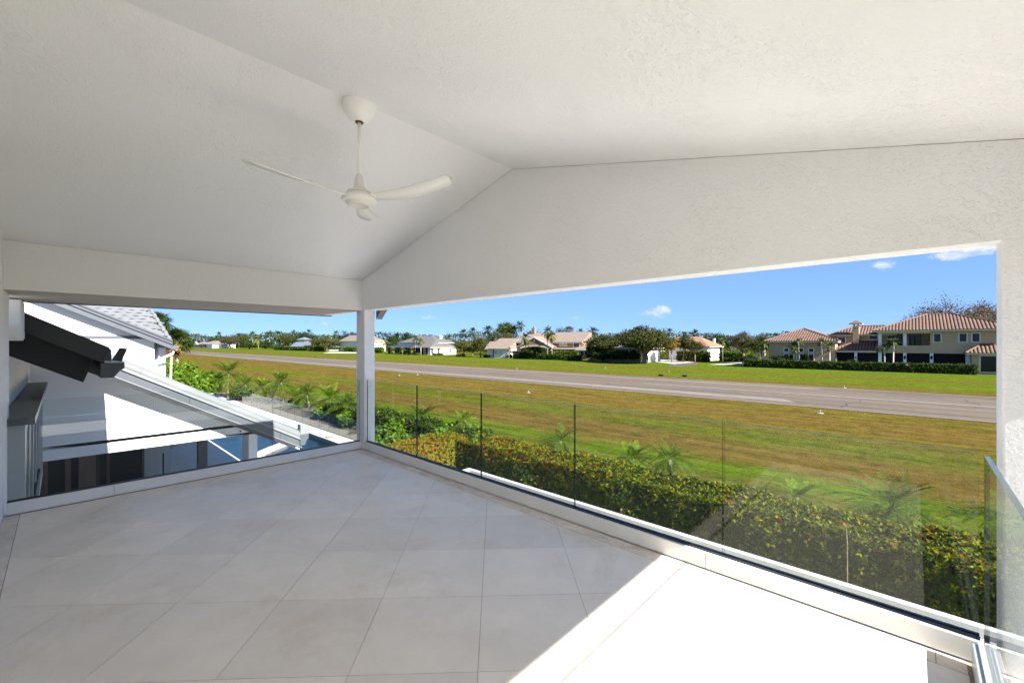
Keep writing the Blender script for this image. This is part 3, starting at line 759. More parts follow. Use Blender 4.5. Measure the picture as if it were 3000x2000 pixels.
for k in range(12):
    y = 4.50 - k*tl*math.cos(pitch)
    # the wide end points down the slope
    o = put('rake_tile', bmsh, cap, (XK-.075+13, y-.0-1.5, T(y)-.125-0.0), (math.pi - pitch if False else -pitch, 0, 0))
    o.rotation_euler = (-pitch, 0, random.uniform(-.012, .012))
def k_gutter(x0, x1, y, ztop, w=.16, h=.17):
    prof = [(y, ztop), (y, ztop-h), (y+w*.55, ztop-h), (y+w*.80, ztop-h*.55), (y+w, ztop-h*.38), (y+w, ztop)]
    return MB().prism([(x1, a, b2) for a, b2 in prof], (x0-x1, 0, 0))
part('gutter', k_gutter(-31.0, XK+.05, 4.50, 2.20, .22, .30), M['fascia_grey'], wing)
part('gutter_lip', MB().box(-31.0, XK+.06, 4.50, 4.73, 2.20, 2.225), M['trim_grey'], wing)
part('rake_end_cap', MB().prism(yz(XK+.06, [(4.50, 2.225), (4.74, 2.225), (4.74, 2.38), (4.50, 2.47)]), (-.22, 0, 0)), M['trim_grey'], wing)

# connecting wall with the dark eave over it -----------------------------
TB = lambda y: 4.62 + .573*(.47 - y)
link = thing('dark_eave_roof', 'short dark charcoal roof rake with an open gutter end beyond the left railing', 'roof', (-8, 0, 0))
part('wall', MB().box(-12.79, -6.46, -.66, -.45, 0, 4.9), M['stucco_ext'], link)
part('roof_slab', MB().prism(yz(-8.02, [(.47, TB(.47)), (.47, TB(.47)-.22), (-3.0, TB(-3)-.22), (-3.0, TB(-3))]), (-4.2, 0, 0)), M['roof_white'], link)
part('rake_fascia', MB().prism(yz(-7.98, [(.45, TB(.45)+.015), (.38, TB(.38)-.235), (-3.0, TB(-3)-.235), (-3.0, TB(-3)+.015)]), (-.04, 0, 0)), M['dark_paint'], link)
part('soffit', MB().prism(yz(-8.16, [(.30, TB(.30)-.24), (.20, TB(.20)-.60), (-3.0, TB(-3)-.60), (-3.0, TB(-3)-.24)]), (-4.2, 0, 0)), M['soffit_dark'], link)
part('gutter', k_gutter(-12.6, -7.97, .36, 4.435, .24, .20), M['fascia_grey'], link)
part('flashing', MB().prism([(-7.96, .47, 4.47), (-7.96, .57, 4.45), (-7.96, .63, 4.63), (-7.96, .55, 4.645)], (-.06, 0, 0)), M['dark_paint'], link)
part('flashing', MB().prism([(-8.0, .40, 4.44), (-8.0, .60, 4.42), (-8.0, .60, 4.445), (-8.0, .40, 4.465)], (-1.2, 0, 0)), M['white_metal'], link)
box('boxed_return', -8.05, -7.35, -1.6, -.315, 4.755, 5.20, M['stucco_ext'], house, bevel=.01)
box('boxed_return_base', -8.03, -7.37, -1.6, -.325, 4.735, 4.754, M['stucco_ext'], house)

# bay window on the connecting wall ----------------------------------------
M['win_dark'] = mat('dim window glass', (0.03, 0.04, 0.042), 0.35, spec=0.15)
M['frame_grey'] = mat('grey white window frame', (0.42, 0.43, 0.43), 0.5)
win = thing('sliding_window', 'tall white framed sliding window in the shaded wall below the dark eave', 'window', (-11, -.45, 2.2))
wx0, wx1, wz0, wz1, wy = -12.62, -6.7, 2.10, 3.86, -.26
fr = MB().box(wx0, wx0+.10, -.45, wy, wz0, wz1).box(wx1-.10, wx1, -.45, wy, wz0, wz1).box(wx0+.1, wx1-.1, -.45, wy, wz0, wz0+.10).box(wx0+.1, wx1-.1, -.45, wy, wz1-.08, wz1)
part('frame', fr, M['frame_grey'], win)
part('head_cap', MB().box(wx0-.04, wx1+.04, -.45, wy+.07, wz1, wz1+.07), M['fascia_grey'], win)
part('track', MB().box(wx0+.1, wx1-.1, wy-.05, wy-.03, wz0+.1, wz0+.14).box(wx0+.1, wx1-.1, wy-.12, wy-.10, wz0+.1, wz0+.14), M['fascia_dark'], win)
for k in range(5):
    xa = wx0+.1+k*(wx1-wx0-.2)/5; xb = xa+(wx1-wx0-.2)/5
    s_ = part('sash', MB().box(xa, xa+.06, wy-.10, wy-.05, wz0+.14, wz1-.08).box(xb-.06, xb, wy-.10, wy-.05, wz0+.14, wz1-.08).box(xa+.06, xb-.06, wy-.10, wy-.05, wz1-.14, wz1-.08), M['frame_grey'], win)
    box('pane', xa+.06, xb-.06, wy-.085, wy-.07, wz0+.14, wz1-.14, M['win_dark'], s_)
# bar counter and shutters on the porch under the wing
bar = thing('bar_counter', 'grey bar counter with a pale top in the shaded porch', 'counter', (-14.0, .2, .05))
box('body', -14.6, -13.3, -.40, .52, .05, 1.02, M['fascia_grey'], bar)
box('countertop', -14.7, -13.2, -.43, .60, 1.02, 1.07, M['white_metal'], bar)
sh = thing('brown_shutters', 'brown shutters with dark gaps under the porch header', 'shutters', (-15.6, .2, .05))
for (y0, y1) in ((-.44, -.24), (.06, .16), (.30, .62)): box('shutter_leaf', -15.7, -15.62, y0, y1, .05, 2.3, M['brown_door'], sh)
box('opening', -15.84, -15.8, -.44, .70, .05, 2.3, M['black'], sh)  # black sheet painting the darkness behind the shutter gaps
chair_ = thing('patio_pole', 'thin dark pole standing on the shaded porch deck', 'pole', (-17.2, 2.2, .05))
part('shaft', MB().tube([(-17.2, 2.2, .05), (-17.2, 2.2, 1.25)], .02, 8), M['fascia_dark'], chair_)
part('foot', MB().lathe((-17.2, 2.2, .05), [(.0,.05),(.16,.045),(.18,.0)], 16), M['fascia_dark'], chair_)
lt = box('wall_vent', -18.70, -18.66, 1.95, 2.5, 1.35, 1.42, M['black'], wing)

# ------------------------------------------------------------------ gabled neighbour with white roof tiles
XG = -20.0
gab = thing('gabled_house', 'tall white gabled wall with slate grey rake trim and white tiled roof', 'house', (-21, 1, 0))
pA, pB = atX(175, 883, XG), atX(505, 1010, XG)
sg = (pA.z-pB.z)/(pB.y-pA.y)
TG = lambda y: pB.z + sg*(pB.y - y)
yc = atX(452, 1010, XG-.35).y
part('wall', MB().prism(yz(XG-.35, [(-5, 0), (yc, 0), (yc, TG(yc)-.08), (-5, TG(-5)-.08)]), (-6.0, 0, 0)), M['stucco_ext'], gab)
zb = atX(330, 988, XG-.33).z
part('band', MB().box(XG-.36, XG-.325, -5, yc-.05, zb-.05, zb+.06), M['fascia_grey'], gab)
slg = lambda x0, x1, lo, hi, y1=None: MB().prism(yz(x1, [((y1 or pB.y), TG(y1 or pB.y)-lo), ((y1 or pB.y), TG(y1 or pB.y)-hi), (-5, TG(-5)-hi), (-5, TG(-5)-lo)]), (x0-x1, 0, 0))
part('rake_fascia', slg(XG-.06, XG, .16, -.02), M['fascia_grey'], gab)
part('rake_trim', slg(XG-.06, XG+.05, -.02, -.085), M['fascia_grey'], gab)
part('rake_trim', slg(XG-.06, XG+.025, -.085, -.13), M['fascia_dark'], gab)
part('rake_trim', slg(XG-.30, XG+.045, -.13, -.19), M['fascia_grey'], gab)
part('soffit', slg(XG-.36, XG-.06, .14, .11), M['fascia_grey'], gab)
part('gutter', MB().box(XG-6, XG+.03, pB.y-.02, pB.y+.15, pB.z-.17, pB.z-.02), M['fascia_grey'], gab)
part('downspout', MB().tube([(XG-.1, pB.y+.06, pB.z-.15), (XG-.1, pB.y+.03, pB.z-.32), (XG-.3, yc+.05, pB.z-.58), (XG-.30, yc+.05, pB.z-.75), (XG-.30, yc+.05, 0)], .045, 8), M['white_metal'], gab, smooth=True)
# tiled slope behind the gable, falling towards +X
zE = lambda x: 4.72 + .50*(-20.55 - x)
roofg = part('roof', MB().prism([(-20.55, -3, zE(-20.55)-.06), (-20.55, 2.82, zE(-20.55)-.06), (-26, 2.20, zE(-26)-.06), (-26, -3, zE(-26)-.06)], (0, 0, -.1)), M['roof_white'], gab)
part('gable_end', MB().prism([(-20.6, 2.70, 3.0), (-20.6, 2.70, zE(-20.6)-.2), (-26, 2.1, zE(-26)-.2), (-26, 2.1, 3.0)], (0, -.2, 0)), M['stucco_ext'], gab)
tb = MB()
tw, tlg = .33, .36
pts_ = []
for j in range(7):                                   # wavy flat tile
    s = j/6*tw; zz = .022*math.sin(j/6*2*math.pi)
    pts_.append((s, zz))
for (xx, lift) in ((.05, .030), (-tlg, .0)):
    for (s, zz) in pts_: tb.v.append((xx, s, zz*.6+lift))
n7 = 7
for k in range(6): tb.f.append((k, k+1, n7+k+1, n7+k)); tb.m.append(0)
for (xx, lift) in ((.05, .012), (-tlg, -.018)):
    for (s, zz) in pts_: tb.v.append((xx, s, zz*.6+lift))
for k in range(6): tb.f.append((14+k+1, 14+k, 21+k, 21+k+1)); tb.m.append(0); tb.f.append((k+1, k, 14+k, 14+k+1)); tb.m.append(0)
tb.f += [(0, 7, 21, 14), (13, 6, 20, 27)]; tb.m += [0, 0]
tmesh = mkmesh('roof_tile', tb.v, tb.f, M['roof_white'])
pg = math.atan(.50)
cr = math.cos(pg)
for i in range(17):
    x = -20.60 - i*.30*cr
    yr = 2.82 + (x+20.55)*(2.82-2.20)/(26-20.55)
    for j in range(11):
        y = yr - (j+1)*tw - (0.16 if i % 2 else 0) + .02
        put('roof_tile', tmesh, roofg, (x - gab.location.x, y - gab.location.y, zE(x)), (0, pg + random.uniform(-.01,.01), random.uniform(-.01,.01)))
for k in range(13):                                  # edge barrels
    x = -20.62 - k*.42*cr
    yr = 2.86 + (x+20.55)*(2.82-2.20)/(26-20.55)
    o = put('ridge_tile', bmsh, roofg, (x - gab.location.x, yr - gab.location.y, zE(x)+.01), (0, 0, 0), (.55, .75, .55))
    o.rotation_euler = Euler((-pg, 0, 0)); o.rotation_euler = (Matrix.Rotation(R(-90), 3, 'Z') @ Matrix.Rotation(-pg, 3, 'X')).to_euler()

sm = MB()
for y in (4.0, 2.05, .1):
    sm.prism(yz(XK+.0015, [(y, T(y)-.24), (y+.012, T(y+.012)-.24), (y+.012, T(y+.012)-.42), (y, T(y)-.42)]), (-.01, 0, 0))
part('fascia_seam', sm, M['fascia_dark'], wing)
sm = MB()
for x in (-12.0, -10.9, -9.8): sm.box(x, x+.02, .60, .612, 4.24, 4.43)
part('gutter_bracket', sm, M['fascia_dark'], link)
part('wall_vent', MB().box(XW, XW+.025, 1.55, 1.80, 2.78, 2.94), M['white_metal'], wing)
for k in range(4): box('vent_slat', XW+.026, XW+.034, 1.57, 1.78, 2.80+k*.035, 2.815+k*.035, M['trim_grey'], wing)
part('hose_bib', MB().tube([(XW+.02, 3.2, 2.42), (XW+.09, 3.2, 2.42)], .015, 6), M['fascia_grey'], wing)
# ================================================================== VEGETATION TOOLS
def np_mesh(name, V, Fq, mats, mi=None):
    """V (n,3) vertices, Fq (m,4) quads"""
    me = bpy.data.meshes.new(name)
    me.vertices.add(len(V)); me.vertices.foreach_set('co', V.astype(np.float32).ravel())
    me.loops.add(Fq.size); me.loops.foreach_set('vertex_index', Fq.astype(np.int32).ravel())
    k = Fq.shape[1]
    me.polygons.add(len(Fq)); me.polygons.foreach_set('loop_start', np.arange(0, Fq.size, k, dtype=np.int32))
    me.polygons.foreach_set('loop_total', np.full(len(Fq), k, dtype=np.int32))
    for m in (mats if isinstance(mats, (list, tuple)) else [mats]): me.materials.append(m)
    if mi is not None: me.polygons.foreach_set('material_index', mi.astype(np.int32))
    me.update(calc_edges=True)
    return me
def leaves(P, size, aspect=0.5, up=0.35, jitter=0.35, outward=None, rg=rng):
    """rhombic leaf cards centred on P; size scalar or array; outward biases the normals"""
    n = len(P)
    d = rg.normal(size=(n,3)); d[:,2] += up
    if outward is not None: d += outward*1.1
    d /= np.linalg.norm(d, axis=1, keepdims=True)
    t = rg.normal(size=(n,3)); t -= (t*d).sum(1, keepdims=True)*d
    t /= np.linalg.norm(t, axis=1, keepdims=True)
    b = np.cross(d, t)
    s = np.broadcast_to(size, (n,))*(1 + jitter*rg.uniform(-1, 1, n)); s = s[:,None]
    V = np.stack([P - t*s*.5, P + b*s*aspect*.5 + d*s*.08, P + t*s*.5, P - b*s*aspect*.5 + d*s*.08], 1).reshape(-1,3)
    return V, np.arange(4*n).reshape(-1,4)
def crown_points(c, rad, n, clumps, spread=.34, shell=.55, flat_bottom=True, rg=rng):
    k = rg.normal(size=(clumps,3)); k /= np.linalg.norm(k, axis=1, keepdims=True)
    rr = shell + (1-shell)*rg.uniform(0,1,(clumps,1))**.6
    k = k*rr*.86
    if flat_bottom: k[:,2] = np.where(k[:,2] < -.35, k[:,2]*.45, k[:,2])
    w = rg.uniform(.5, 1.4, clumps); w /= w.sum()
    idx = rg.choice(clumps, n, p=w)
    off = rg.normal(size=(n,3))*spread*rg.uniform(.5,1.0,(clumps,1))[idx]
    p = k[idx] + off*.62
    q = p*np.array(rad) + np.array(c)
    out = p/np.maximum(.2, np.linalg.norm(p, axis=1, keepdims=True))
    return q, out, k*np.array(rad) + np.array(c)
def tree(name, label, cat, base, height, width, crown_bottom, leaf, nleaf, lsize, group=None, depth=None, clumps=34, trunk_r=None, limbs=5, bark=None, lean=(0,0), spread=.34, shell=.42, seed=None):
    """tapered trunk, limbs into the crown, crown of leaf cards in clumps"""
    rg = np.random.default_rng(seed if seed is not None else random.randrange(10**6))
    base = Vector(base); t = thing(name, label, cat, base, group)
    rx = width/2; ry = (depth or width)/2; rz = (height - crown_bottom)/2
    c = (lean[0]*height, lean[1]*height, crown_bottom + rz)
    P, out, ks = crown_points(c, (rx, ry, rz), nleaf, clumps, spread, shell, rg=rg)
    V, Fq = leaves(P, lsize, .62, .3, .4, out, rg)
    put('crown', np_mesh('crown', V, Fq, leaf), t)
    tr = trunk_r or max(.08, width*.035)
    b = MB(); fork = Vector((lean[0]*crown_bottom*1.1, lean[1]*crown_bottom*1.1, max(crown_bottom*.85, .25*height)))
    b.tube([(0,0,-.05), (fork.x*.35+.02*height*rg.normal()*.4, fork.y*.35, fork.z*.5), fork], [tr*1.25, tr, tr*.8], 8)
    order = sorted(range(len(ks)), key=lambda i: rg.uniform())[:limbs]
    for i in order:
        e = Vector(ks[i]); mid = fork.lerp(e, .5) + Vector((0,0,.06*height))
        b.tube([fork, mid, e], [tr*.55, tr*.3, tr*.10], 6)
    put('trunk', mkmesh('trunk', b.v, b.f, bark or M['bark'], smooth=True), t)
    return t
def far_tree(label, px, Y, top, half, leaf, n=900, ls=None, bottom=None, name='tree', cat='tree', group=None, **k):
    """sizes read off the photograph in pixels, then turned into metres where the tree stands"""
    s = mpp(px, Y); p = at(px, CY, Y); h = CAMZ + (CY - top)*s
    cb = h*.22 if bottom is None else max(.1, CAMZ + (CY - bottom)*s)
    return tree(name, label, cat, (p.x, p.y, 0), h, 2.3*half*s, cb, L[leaf], int(n*3.0), ls or max(.2, 3.0*s), group, **k)

def frond_mesh(ln, leaflet, pairs, droop, leaf, width=.02, stem=.012, vee=.35, stemmat=None, start=.18):
    """arching feather frond along +X"""
    V, Fq, mi = [], [], []
    N = 9; pts = []
    for i in range(N+1):
        t = i/N; pts.append(Vector((ln*(t - .12*droop*t*t), 0, ln*(.16*t - droop*.62*t*t))))
    for i in range(N):
        a, b2 = pts[i], pts[i+1]; w = stem*(1-i/N*.8)
        k = len(V); V += [a+Vector((0,-w,0)), b2+Vector((0,-w*.8,0)), b2+Vector((0,w*.8,0)), a+Vector((0,w,0))]
        Fq.append((k,k+1,k+2,k+3)); mi.append(1)
    for j in range(pairs):
        t = start + (1-start)*(j+.5)/pairs
        f = t*N; i = min(N-1, int(f)); p = pts[i].lerp(pts[i+1], f-i); d = (pts[i+1]-pts[i]).normalized()
        l_ = leaflet*math.sin(math.pi*min(1, .18+.82*t)**.8)*(1 if t < .8 else 1.15-.6*(t-.8)/.2) + leaflet*.12
        for s in (-1, 1):
            side = Vector((0, s, 0)); up = d.cross(side)*s if False else Vector((0,0,1))
            dirv = (d*.62 + side*.85 + up*vee*random.uniform(.5,1.2)).normalized()
            tip = p + dirv*l_ + Vector((0,0,-l_*.28*droop - l_*.10))
            wv = d*width
            k = len(V); mid = p.lerp(tip, .45) + Vector((0,0,l_*.06))
            V += [p, mid - wv, tip, mid + wv]; Fq.append((k,k+1,k+2,k+3)); mi.append(0)
    return np_mesh('frond', np.array([tuple(v) for v in V]), np.array(Fq), [leaf, stemmat or leaf], np.array(mi))
def fan_mesh(ln, seg, leaf):
    V, Fq = [], []
    st = ln*.5
    V += [Vector((0,-.02,0)), Vector((st,-.015,.04)), Vector((st,.015,.04)), Vector((0,.02,0))]; Fq.append((0,1,2,3))
    for j in range(seg):
        a = R(-115 + 230*j/(seg-1)); l_ = ln*.62*(1-.15*abs(a)/2)
        d = Vector((math.cos(a), math.sin(a), -.15-.35*random.random())); o = Vector((st,0,.04)); tip = o + d*l_
        n_ = Vector((-d.y, d.x, 0)).normalized()*ln*.035
        mid = o + d*l_*.55 + Vector((0,0,.08*ln))
        k = len(V); V += [o, mid-n_, tip, mid+n_]; Fq.append((k,k+1,k+2,k+3))
    return np_mesh('frond', np.array([tuple(v) for v in V]), np.array(Fq), leaf)
def bake(meshes_mats):                     # [(mesh, Matrix)] -> arrays
    VV, FF, MI, o = [], [], [], 0
    for me, mtx in meshes_mats:
        v = np.empty(len(me.vertices)*3, np.float32); me.vertices.foreach_get('co', v); v = v.reshape(-1,3)
        m4 = np.array(mtx); VV.append(v @ m4[:3,:3].T + m4[:3,3])
        f = np.empty(len(me.loops), np.int32); me.loops.foreach_get('vertex_index', f); FF.append(f.reshape(-1,4)+o)
        q = np.empty(len(me.polygons), np.int32); me.polygons.foreach_get('material_index', q); MI.append(q)
        o += len(v)
    return np.concatenate(VV), np.concatenate(FF), np.concatenate(MI)
FR = {}
FR['pygmy'] = [frond_mesh(1.25, .30, 22, d, L['pygmy'], .018, .014, stemmat=L['pygmy']) for d in (.45, .75, 1.05)]
FR['pygmy_dark'] = [frond_mesh(1.25, .27, 20, d, L['pygmy_dark'], .016, .014) for d in (.6, .95, 1.25)]
FR['pygmy_old'] = [frond_mesh(1.2, .24, 20, d, L['pygmy_old'], .016, .014) for d in (.9, 1.2)]
FR['palm'] = [frond_mesh(2.6, .75, 15, d, L['palm'], .11, .05) for d in (.5, .85, 1.15)]
FR['palm_y'] = [frond_mesh(2.2, .65, 13, d, L['palm_yellow'], .11, .05) for d in (.5, .85, 1.1)]
FR['xmas'] = [frond_mesh(1.7, .5, 11, d, L['palm'], .10, .04) for d in (.5, .9)]
FR['xmas_y'] = [frond_mesh(1.7, .5, 11, d, L['palm_yellow'], .10, .04) for d in (.5, .9)]
FR['fan'] = [fan_mesh(2.0, 22, L['mid']) for _ in range(3)]
FR['silver'] = [fan_mesh(2.6, 20, L['silver']) for _ in range(2)]
def frond_set(kind, n, up_lo, up_hi, scale, rg):
    out = []
    for i in range(n):
        az = i*2.39996 + rg.uniform(-.25,.25); t = (i+.5)/n
        el = R(up_hi + (up_lo-up_hi)*t + rg.uniform(-9, 9))
        s = scale*(rg.uniform(.85,1.12))*(.72+.28*min(1, t*2.5))
        m = Matrix.Rotation(az, 4, 'Z') @ Matrix.Rotation(-el, 4, 'Y') @ Matrix.Rotation(rg.uniform(-.4,.4), 4, 'X') @ Matrix.Scale(s, 4)
        fr = FR[kind]; out.append((fr[min(len(fr)-1, int(t*len(fr)))], m))
    return out
def palm(label, base, height, radius, kind='palm', n=20, trunk_r=.12, name='palm_tree', group=None, single=False, lean=(0,0), lo=-35, hi=80, bark=None, seed=None, cat='palm tree', old=0):
    """single=True keeps every frond an object of its own (near palms)"""
    rg = np.random.default_rng(seed if seed is not None else random.randrange(10**6))
    t = thing(name, label, cat, base, group)
    ref = {'pygmy':1.25,'pygmy_dark':1.25,'pygmy_old':1.2,'palm':2.4,'palm_y':2.1,'xmas':1.6,'xmas_y':1.6,'fan':2.2,'silver':2.9}[kind]
    fs = frond_set(kind, n, lo, hi, radius/ref, rg)
    if old: fs += frond_set('pygmy_old', old, -60, -25, radius/ref, rg)
    top = Vector((lean[0]*height, lean[1]*height, height))
    b = MB(); b.tube([(0,0,-.05), (top.x*.25, top.y*.25, height*.4), (top.x*.6, top.y*.6, height*.75), top], [trunk_r*1.15, trunk_r, trunk_r*.9, trunk_r*.85], 8)
    put('trunk', mkmesh('trunk', b.v, b.f, bark or M['palm_bark'], smooth=True), t)
    if single:
        for me, m in fs:
            o = put('frond', me, t); o.matrix_local = Matrix.Translation(top) @ m
    else:
        V, Fq, mi = bake([(me, Matrix.Translation(top) @ m) for me, m in fs])
        fr0 = FR[kind][0]
        put('crown', np_mesh('crown', V, Fq, [mm for mm in fr0.materials], np.minimum(mi, len(fr0.materials)-1)), t)
    return t
def far_palm(label, px, Y, crown_py, rad_px, kind='palm', n=17, group=None, tr=None, **k):
    s = mpp(px, Y); p = at(px, CY, Y); h = max(.6, CAMZ + (CY - crown_py)*s)
    return palm(label, (p.x, p.y, 0), h, 1.28*rad_px*s, kind, n, tr or max(.10, .8*s), group=group, **k)

def hedge(label, x0, x1, y0, y1, h, nleaf, lsize, pick, name='hedge', cat='hedge', wob=.10, z0=0.0, core=True, group=None, aspect=.38, mats=None):
    """clipped hedge: leaves in rosettes over an uneven box, twiggy dark inside; pick(P, rg) -> material index per leaf"""
    rg = np.random.default_rng(random.randrange(10**6))
    t = thing(name, label, cat, ((x0+x1)/2, (y0+y1)/2, z0), group)
    lx, ly = x1-x0, y1-y0
    aT, aF, aS = lx*ly, lx*h, ly*h
    probs = np.array([aT*1.3, aF, aF, aS, aS]); probs /= probs.sum()
    nros = nleaf//6
    face = rg.choice(5, nros, p=probs); u, v = rg.uniform(0,1,nros), rg.uniform(0,1,nros)
    P = np.empty((nros,3)); N = np.zeros((nros,3))
    dep = np.abs(rg.normal(size=nros))*.09
    X = x0+u*lx; Yv = y0+v*ly; Zv = v*h
    for f in range(5):
        m_ = face == f
        if f == 0: P[m_] = np.stack([X, Yv, h-dep], 1)[m_]; N[m_] = (0,0,1)
        if f == 1: P[m_] = np.stack([X, y0+dep, Zv], 1)[m_]; N[m_] = (0,-1,.35)
        if f == 2: P[m_] = np.stack([X, y1-dep, Zv], 1)[m_]; N[m_] = (0,1,.35)
        if f == 3: P[m_] = np.stack([x0+dep, y0+u*ly, Zv], 1)[m_]; N[m_] = (-1,0,.35)
        if f == 4: P[m_] = np.stack([x1-dep, y0+u*ly, Zv], 1)[m_]; N[m_] = (1,0,.35)
    wave = lambda q: np.sin(q[:,0]*1.9+q[:,1]*1.3)*.5 + np.sin(q[:,0]*4.3+1+q[:,2]*3.1)*.3 + np.sin(q[:,1]*5.7+q[:,2]*4.2+2)*.3
    P += N*(wave(P)*wob)[:,None]*.8
    # rosette: leaves radiating from one shoot
    k = 6
    Pr = np.repeat(P, k, 0); Nr = np.repeat(N, k, 0)
    n = len(Pr)
    ax = Nr + rg.normal(size=(n,3))*.25; ax /= np.linalg.norm(ax, axis=1, keepdims=True)
    dirv = rg.normal(size=(n,3)); dirv -= (dirv*ax).sum(1,keepdims=True)*ax; dirv /= np.linalg.norm(dirv,axis=1,keepdims=True)
    dirv = dirv*.85 + ax*rg.uniform(.1,.9,(n,1)); dirv /= np.linalg.norm(dirv,axis=1,keepdims=True)
    s = (lsize*rg.uniform(.7,1.3,n))[:,None]
    sd = np.cross(dirv, ax); sd /= np.maximum(1e-6, np.linalg.norm(sd,axis=1,keepdims=True))
    nor = np.cross(sd, dirv)
    V = np.stack([Pr, Pr+dirv*s*.5+sd*s*aspect*.5+nor*s*.06, Pr+dirv*s, Pr+dirv*s*.5-sd*s*aspect*.5+nor*s*.06], 1).reshape(-1,3)
    mi = np.repeat(pick(P, rg), k)
    V -= np.array([(x0+x1)/2, (y0+y1)/2, 0])
    put('foliage', np_mesh('foliage', V, np.arange(4*n).reshape(-1,4), mats or [L['hedge_g'], L['hedge_y'], L['hedge_o']], mi), t, kind='stuff')
    if core:
        b = MB().box(-lx/2+.16, lx/2-.16, -ly/2+.16, ly/2-.16, 0, h-.16)
        put('twigs', mkmesh('twigs', b.v, b.f, M['core']), t)
    return t
# ================================================================== NEAR PLANTING
HY0, HY1, HH = 8.95, 10.15, 1.56
def pick_main(P, rg):
    n = len(P); top = np.clip((P[:,2]-1.05)/.5, 0, 1)
    pat = .5+.5*np.sin(P[:,0]*.9+1.0+.6*np.sin(P[:,0]*2.3))
    left = np.clip((-5.5-P[:,0])/3.5, 0, 1)
    r = rg.uniform(0,1,n)
    po = (.010 + .16*left + .06*pat*top)*(.25+.75*top) + .10*left*np.clip((P[:,2]-.9)/.5,0,1)
    py = po + .07 + .40*top**1.5 + .12*(np.sin(P[:,0]*7.1+P[:,2]*6.3)*np.sin(P[:,0]*3.7-P[:,2]*8.9+1) > .45)
    return np.where(r < po, 2, np.where(r < py, 1, 0))
hedge('long clipped hedge with yellow and orange tips running below the front railing', -11.0, 5.5, HY0, HY1, HH, 190000, .070, pick_main, wob=.12)
def pick_orange(P, rg):
    r = rg.uniform(0,1,len(P)); near = np.clip((P[:,1]-8.0)/1.2, 0, 1)
    return np.where(r < .46-.26*near, 2, np.where(r < .86, 1, 0))
hedge('short sunlit orange hedge leg turning towards the house at the left end', -12.1, -11.0, 5.6, 9.55, 1.56, 56000, .068, pick_orange, wob=.09)
green_pick = lambda P, rg: np.where(rg.uniform(0,1,len(P)) < .12, 1, 0)
dark_pick = lambda P, rg: np.where(rg.uniform(0,1,len(P)) < .03, 1, 0)
hedge('low dark green hedge behind the glass pool fence', -26.0, -12.6, 10.9, 12.3, 1.05, 14000, .17, dark_pick, wob=.12)
# stems in the hedge
tw = MB()
stick = thing('bare_sapling', 'thin bare sapling stem with a reddish tuft against the front hedge', 'sapling', (gnd(2475, 1640, .4).x, HY0-.06, 0))
p0 = at(2483, 1640, HY0-.08); p1 = at(2478, 1535, HY0-.08)
part('stem', MB().tube([(p0.x, HY0-.08, 0), ((p0.x+p1.x)/2+.01, HY0-.1, (p0.z+p1.z)/2), (p1.x, HY0-.08, p1.z)], [.010,.008,.006], 6), M['bark'], stick)
V, Fq = leaves(rng.normal(size=(16,3))*.05 + np.array((p1.x-stick.location.x, 0, p1.z)), .07, .4)
put('tuft', np_mesh('tuft', V, Fq, L['hedge_o']), stick)

# pygmy date palms on the lawn side of the hedge
near_palms = [(1108,1235,12.6,.95,'pygmy date palm peeking out just right of the white corner post'),
              (1232,1215,12.4,1.15,'bushy pygmy date palm behind the orange end of the hedge'),
              (1383,1222,12.4,.85,'small pygmy date palm at the hedge corner'),
              (1622,1278,11.6,.95,'pygmy date palm behind the hedge, centre of the front railing'),
              (1868,1328,11.3,.72,'small pale pygmy date palm, left of a close pair behind the hedge'),
              (1985,1338,11.2,.95,'wide pygmy date palm, right of a close pair behind the hedge'),
              (2352,1448,11.0,.62,'low pygmy date palm half hidden behind the hedge right of centre'),
              (2548,1445,11.3,1.05,'large sprawling pygmy date palm behind the right part of the hedge'),
              (2915,1490,11.2,.9,'pygmy date palm seen through the glass beside the right post')]
for k, (px, py, Y, r_, lab) in enumerate(near_palms):
    q = at(px, py, Y)
    palm(lab, (q.x, Y, 0), max(.30, q.z-.14), r_*[1.05,1.12,.95][k%3], ('pygmy','pygmy_dark')[k%2], [34,44,28][k%3], .07, group='pygmy date palms behind the hedge', single=True, seed=50+k, lo=-42, hi=62, old=[0,3,1][k%3], lean=(random.uniform(-.25,.25), random.uniform(-.2,.2)))
# palms beyond the pool
pool_palms = [(668,1088,'tall pygmy date palm with arching crown left of the pool end', 36.0,1.75,2.9,4),
              (585,1112,'pygmy date palm behind the sloping white rake tiles', 37.0,1.7,0,0),
              (830,1112,'pygmy date palm with yellow lower fronds at the end of the pool', 33.0,1.45,0,5),
              (772,1130,'leaning pygmy date palm between two taller ones beyond the pool', 34.5,1.2,0,3),
              (905,1150,'dense pygmy date palm beyond the paved path corner', 31.0,1.45,0,0),
              (965,1160,'bright pygmy date palm on the lawn edge behind the low dark hedge', 27.0,1.35,0,0),
              (1020,1180,'yellowing pygmy date palm beside the white corner post', 24.0,1.25,0,4),
              (870,1165,'short pygmy date palm tucked between the path and taller palms', 32.5,1.2,0,0),
              (720,1120,'slim pygmy date palm with thin leaning trunk beyond the pool', 35.5,1.1,0,0)]
for k, (px, py, lab, f, r_, _, old) in enumerate(pool_palms):
    rx, ry = ray(px); x, y = f*rx, f*ry; z = CAMZ-(py-CY)/F*f
    palm(lab, (x, y, 0), max(.5, z-.2), r_*1.08, ('pygmy_dark','pygmy')[k%2], 38, .075, group='pygmy date palms beyond the pool', single=True, seed=80+k, lo=-40, hi=80, lean=(random.uniform(-.15,.15), random.uniform(-.1,.1)), old=old)
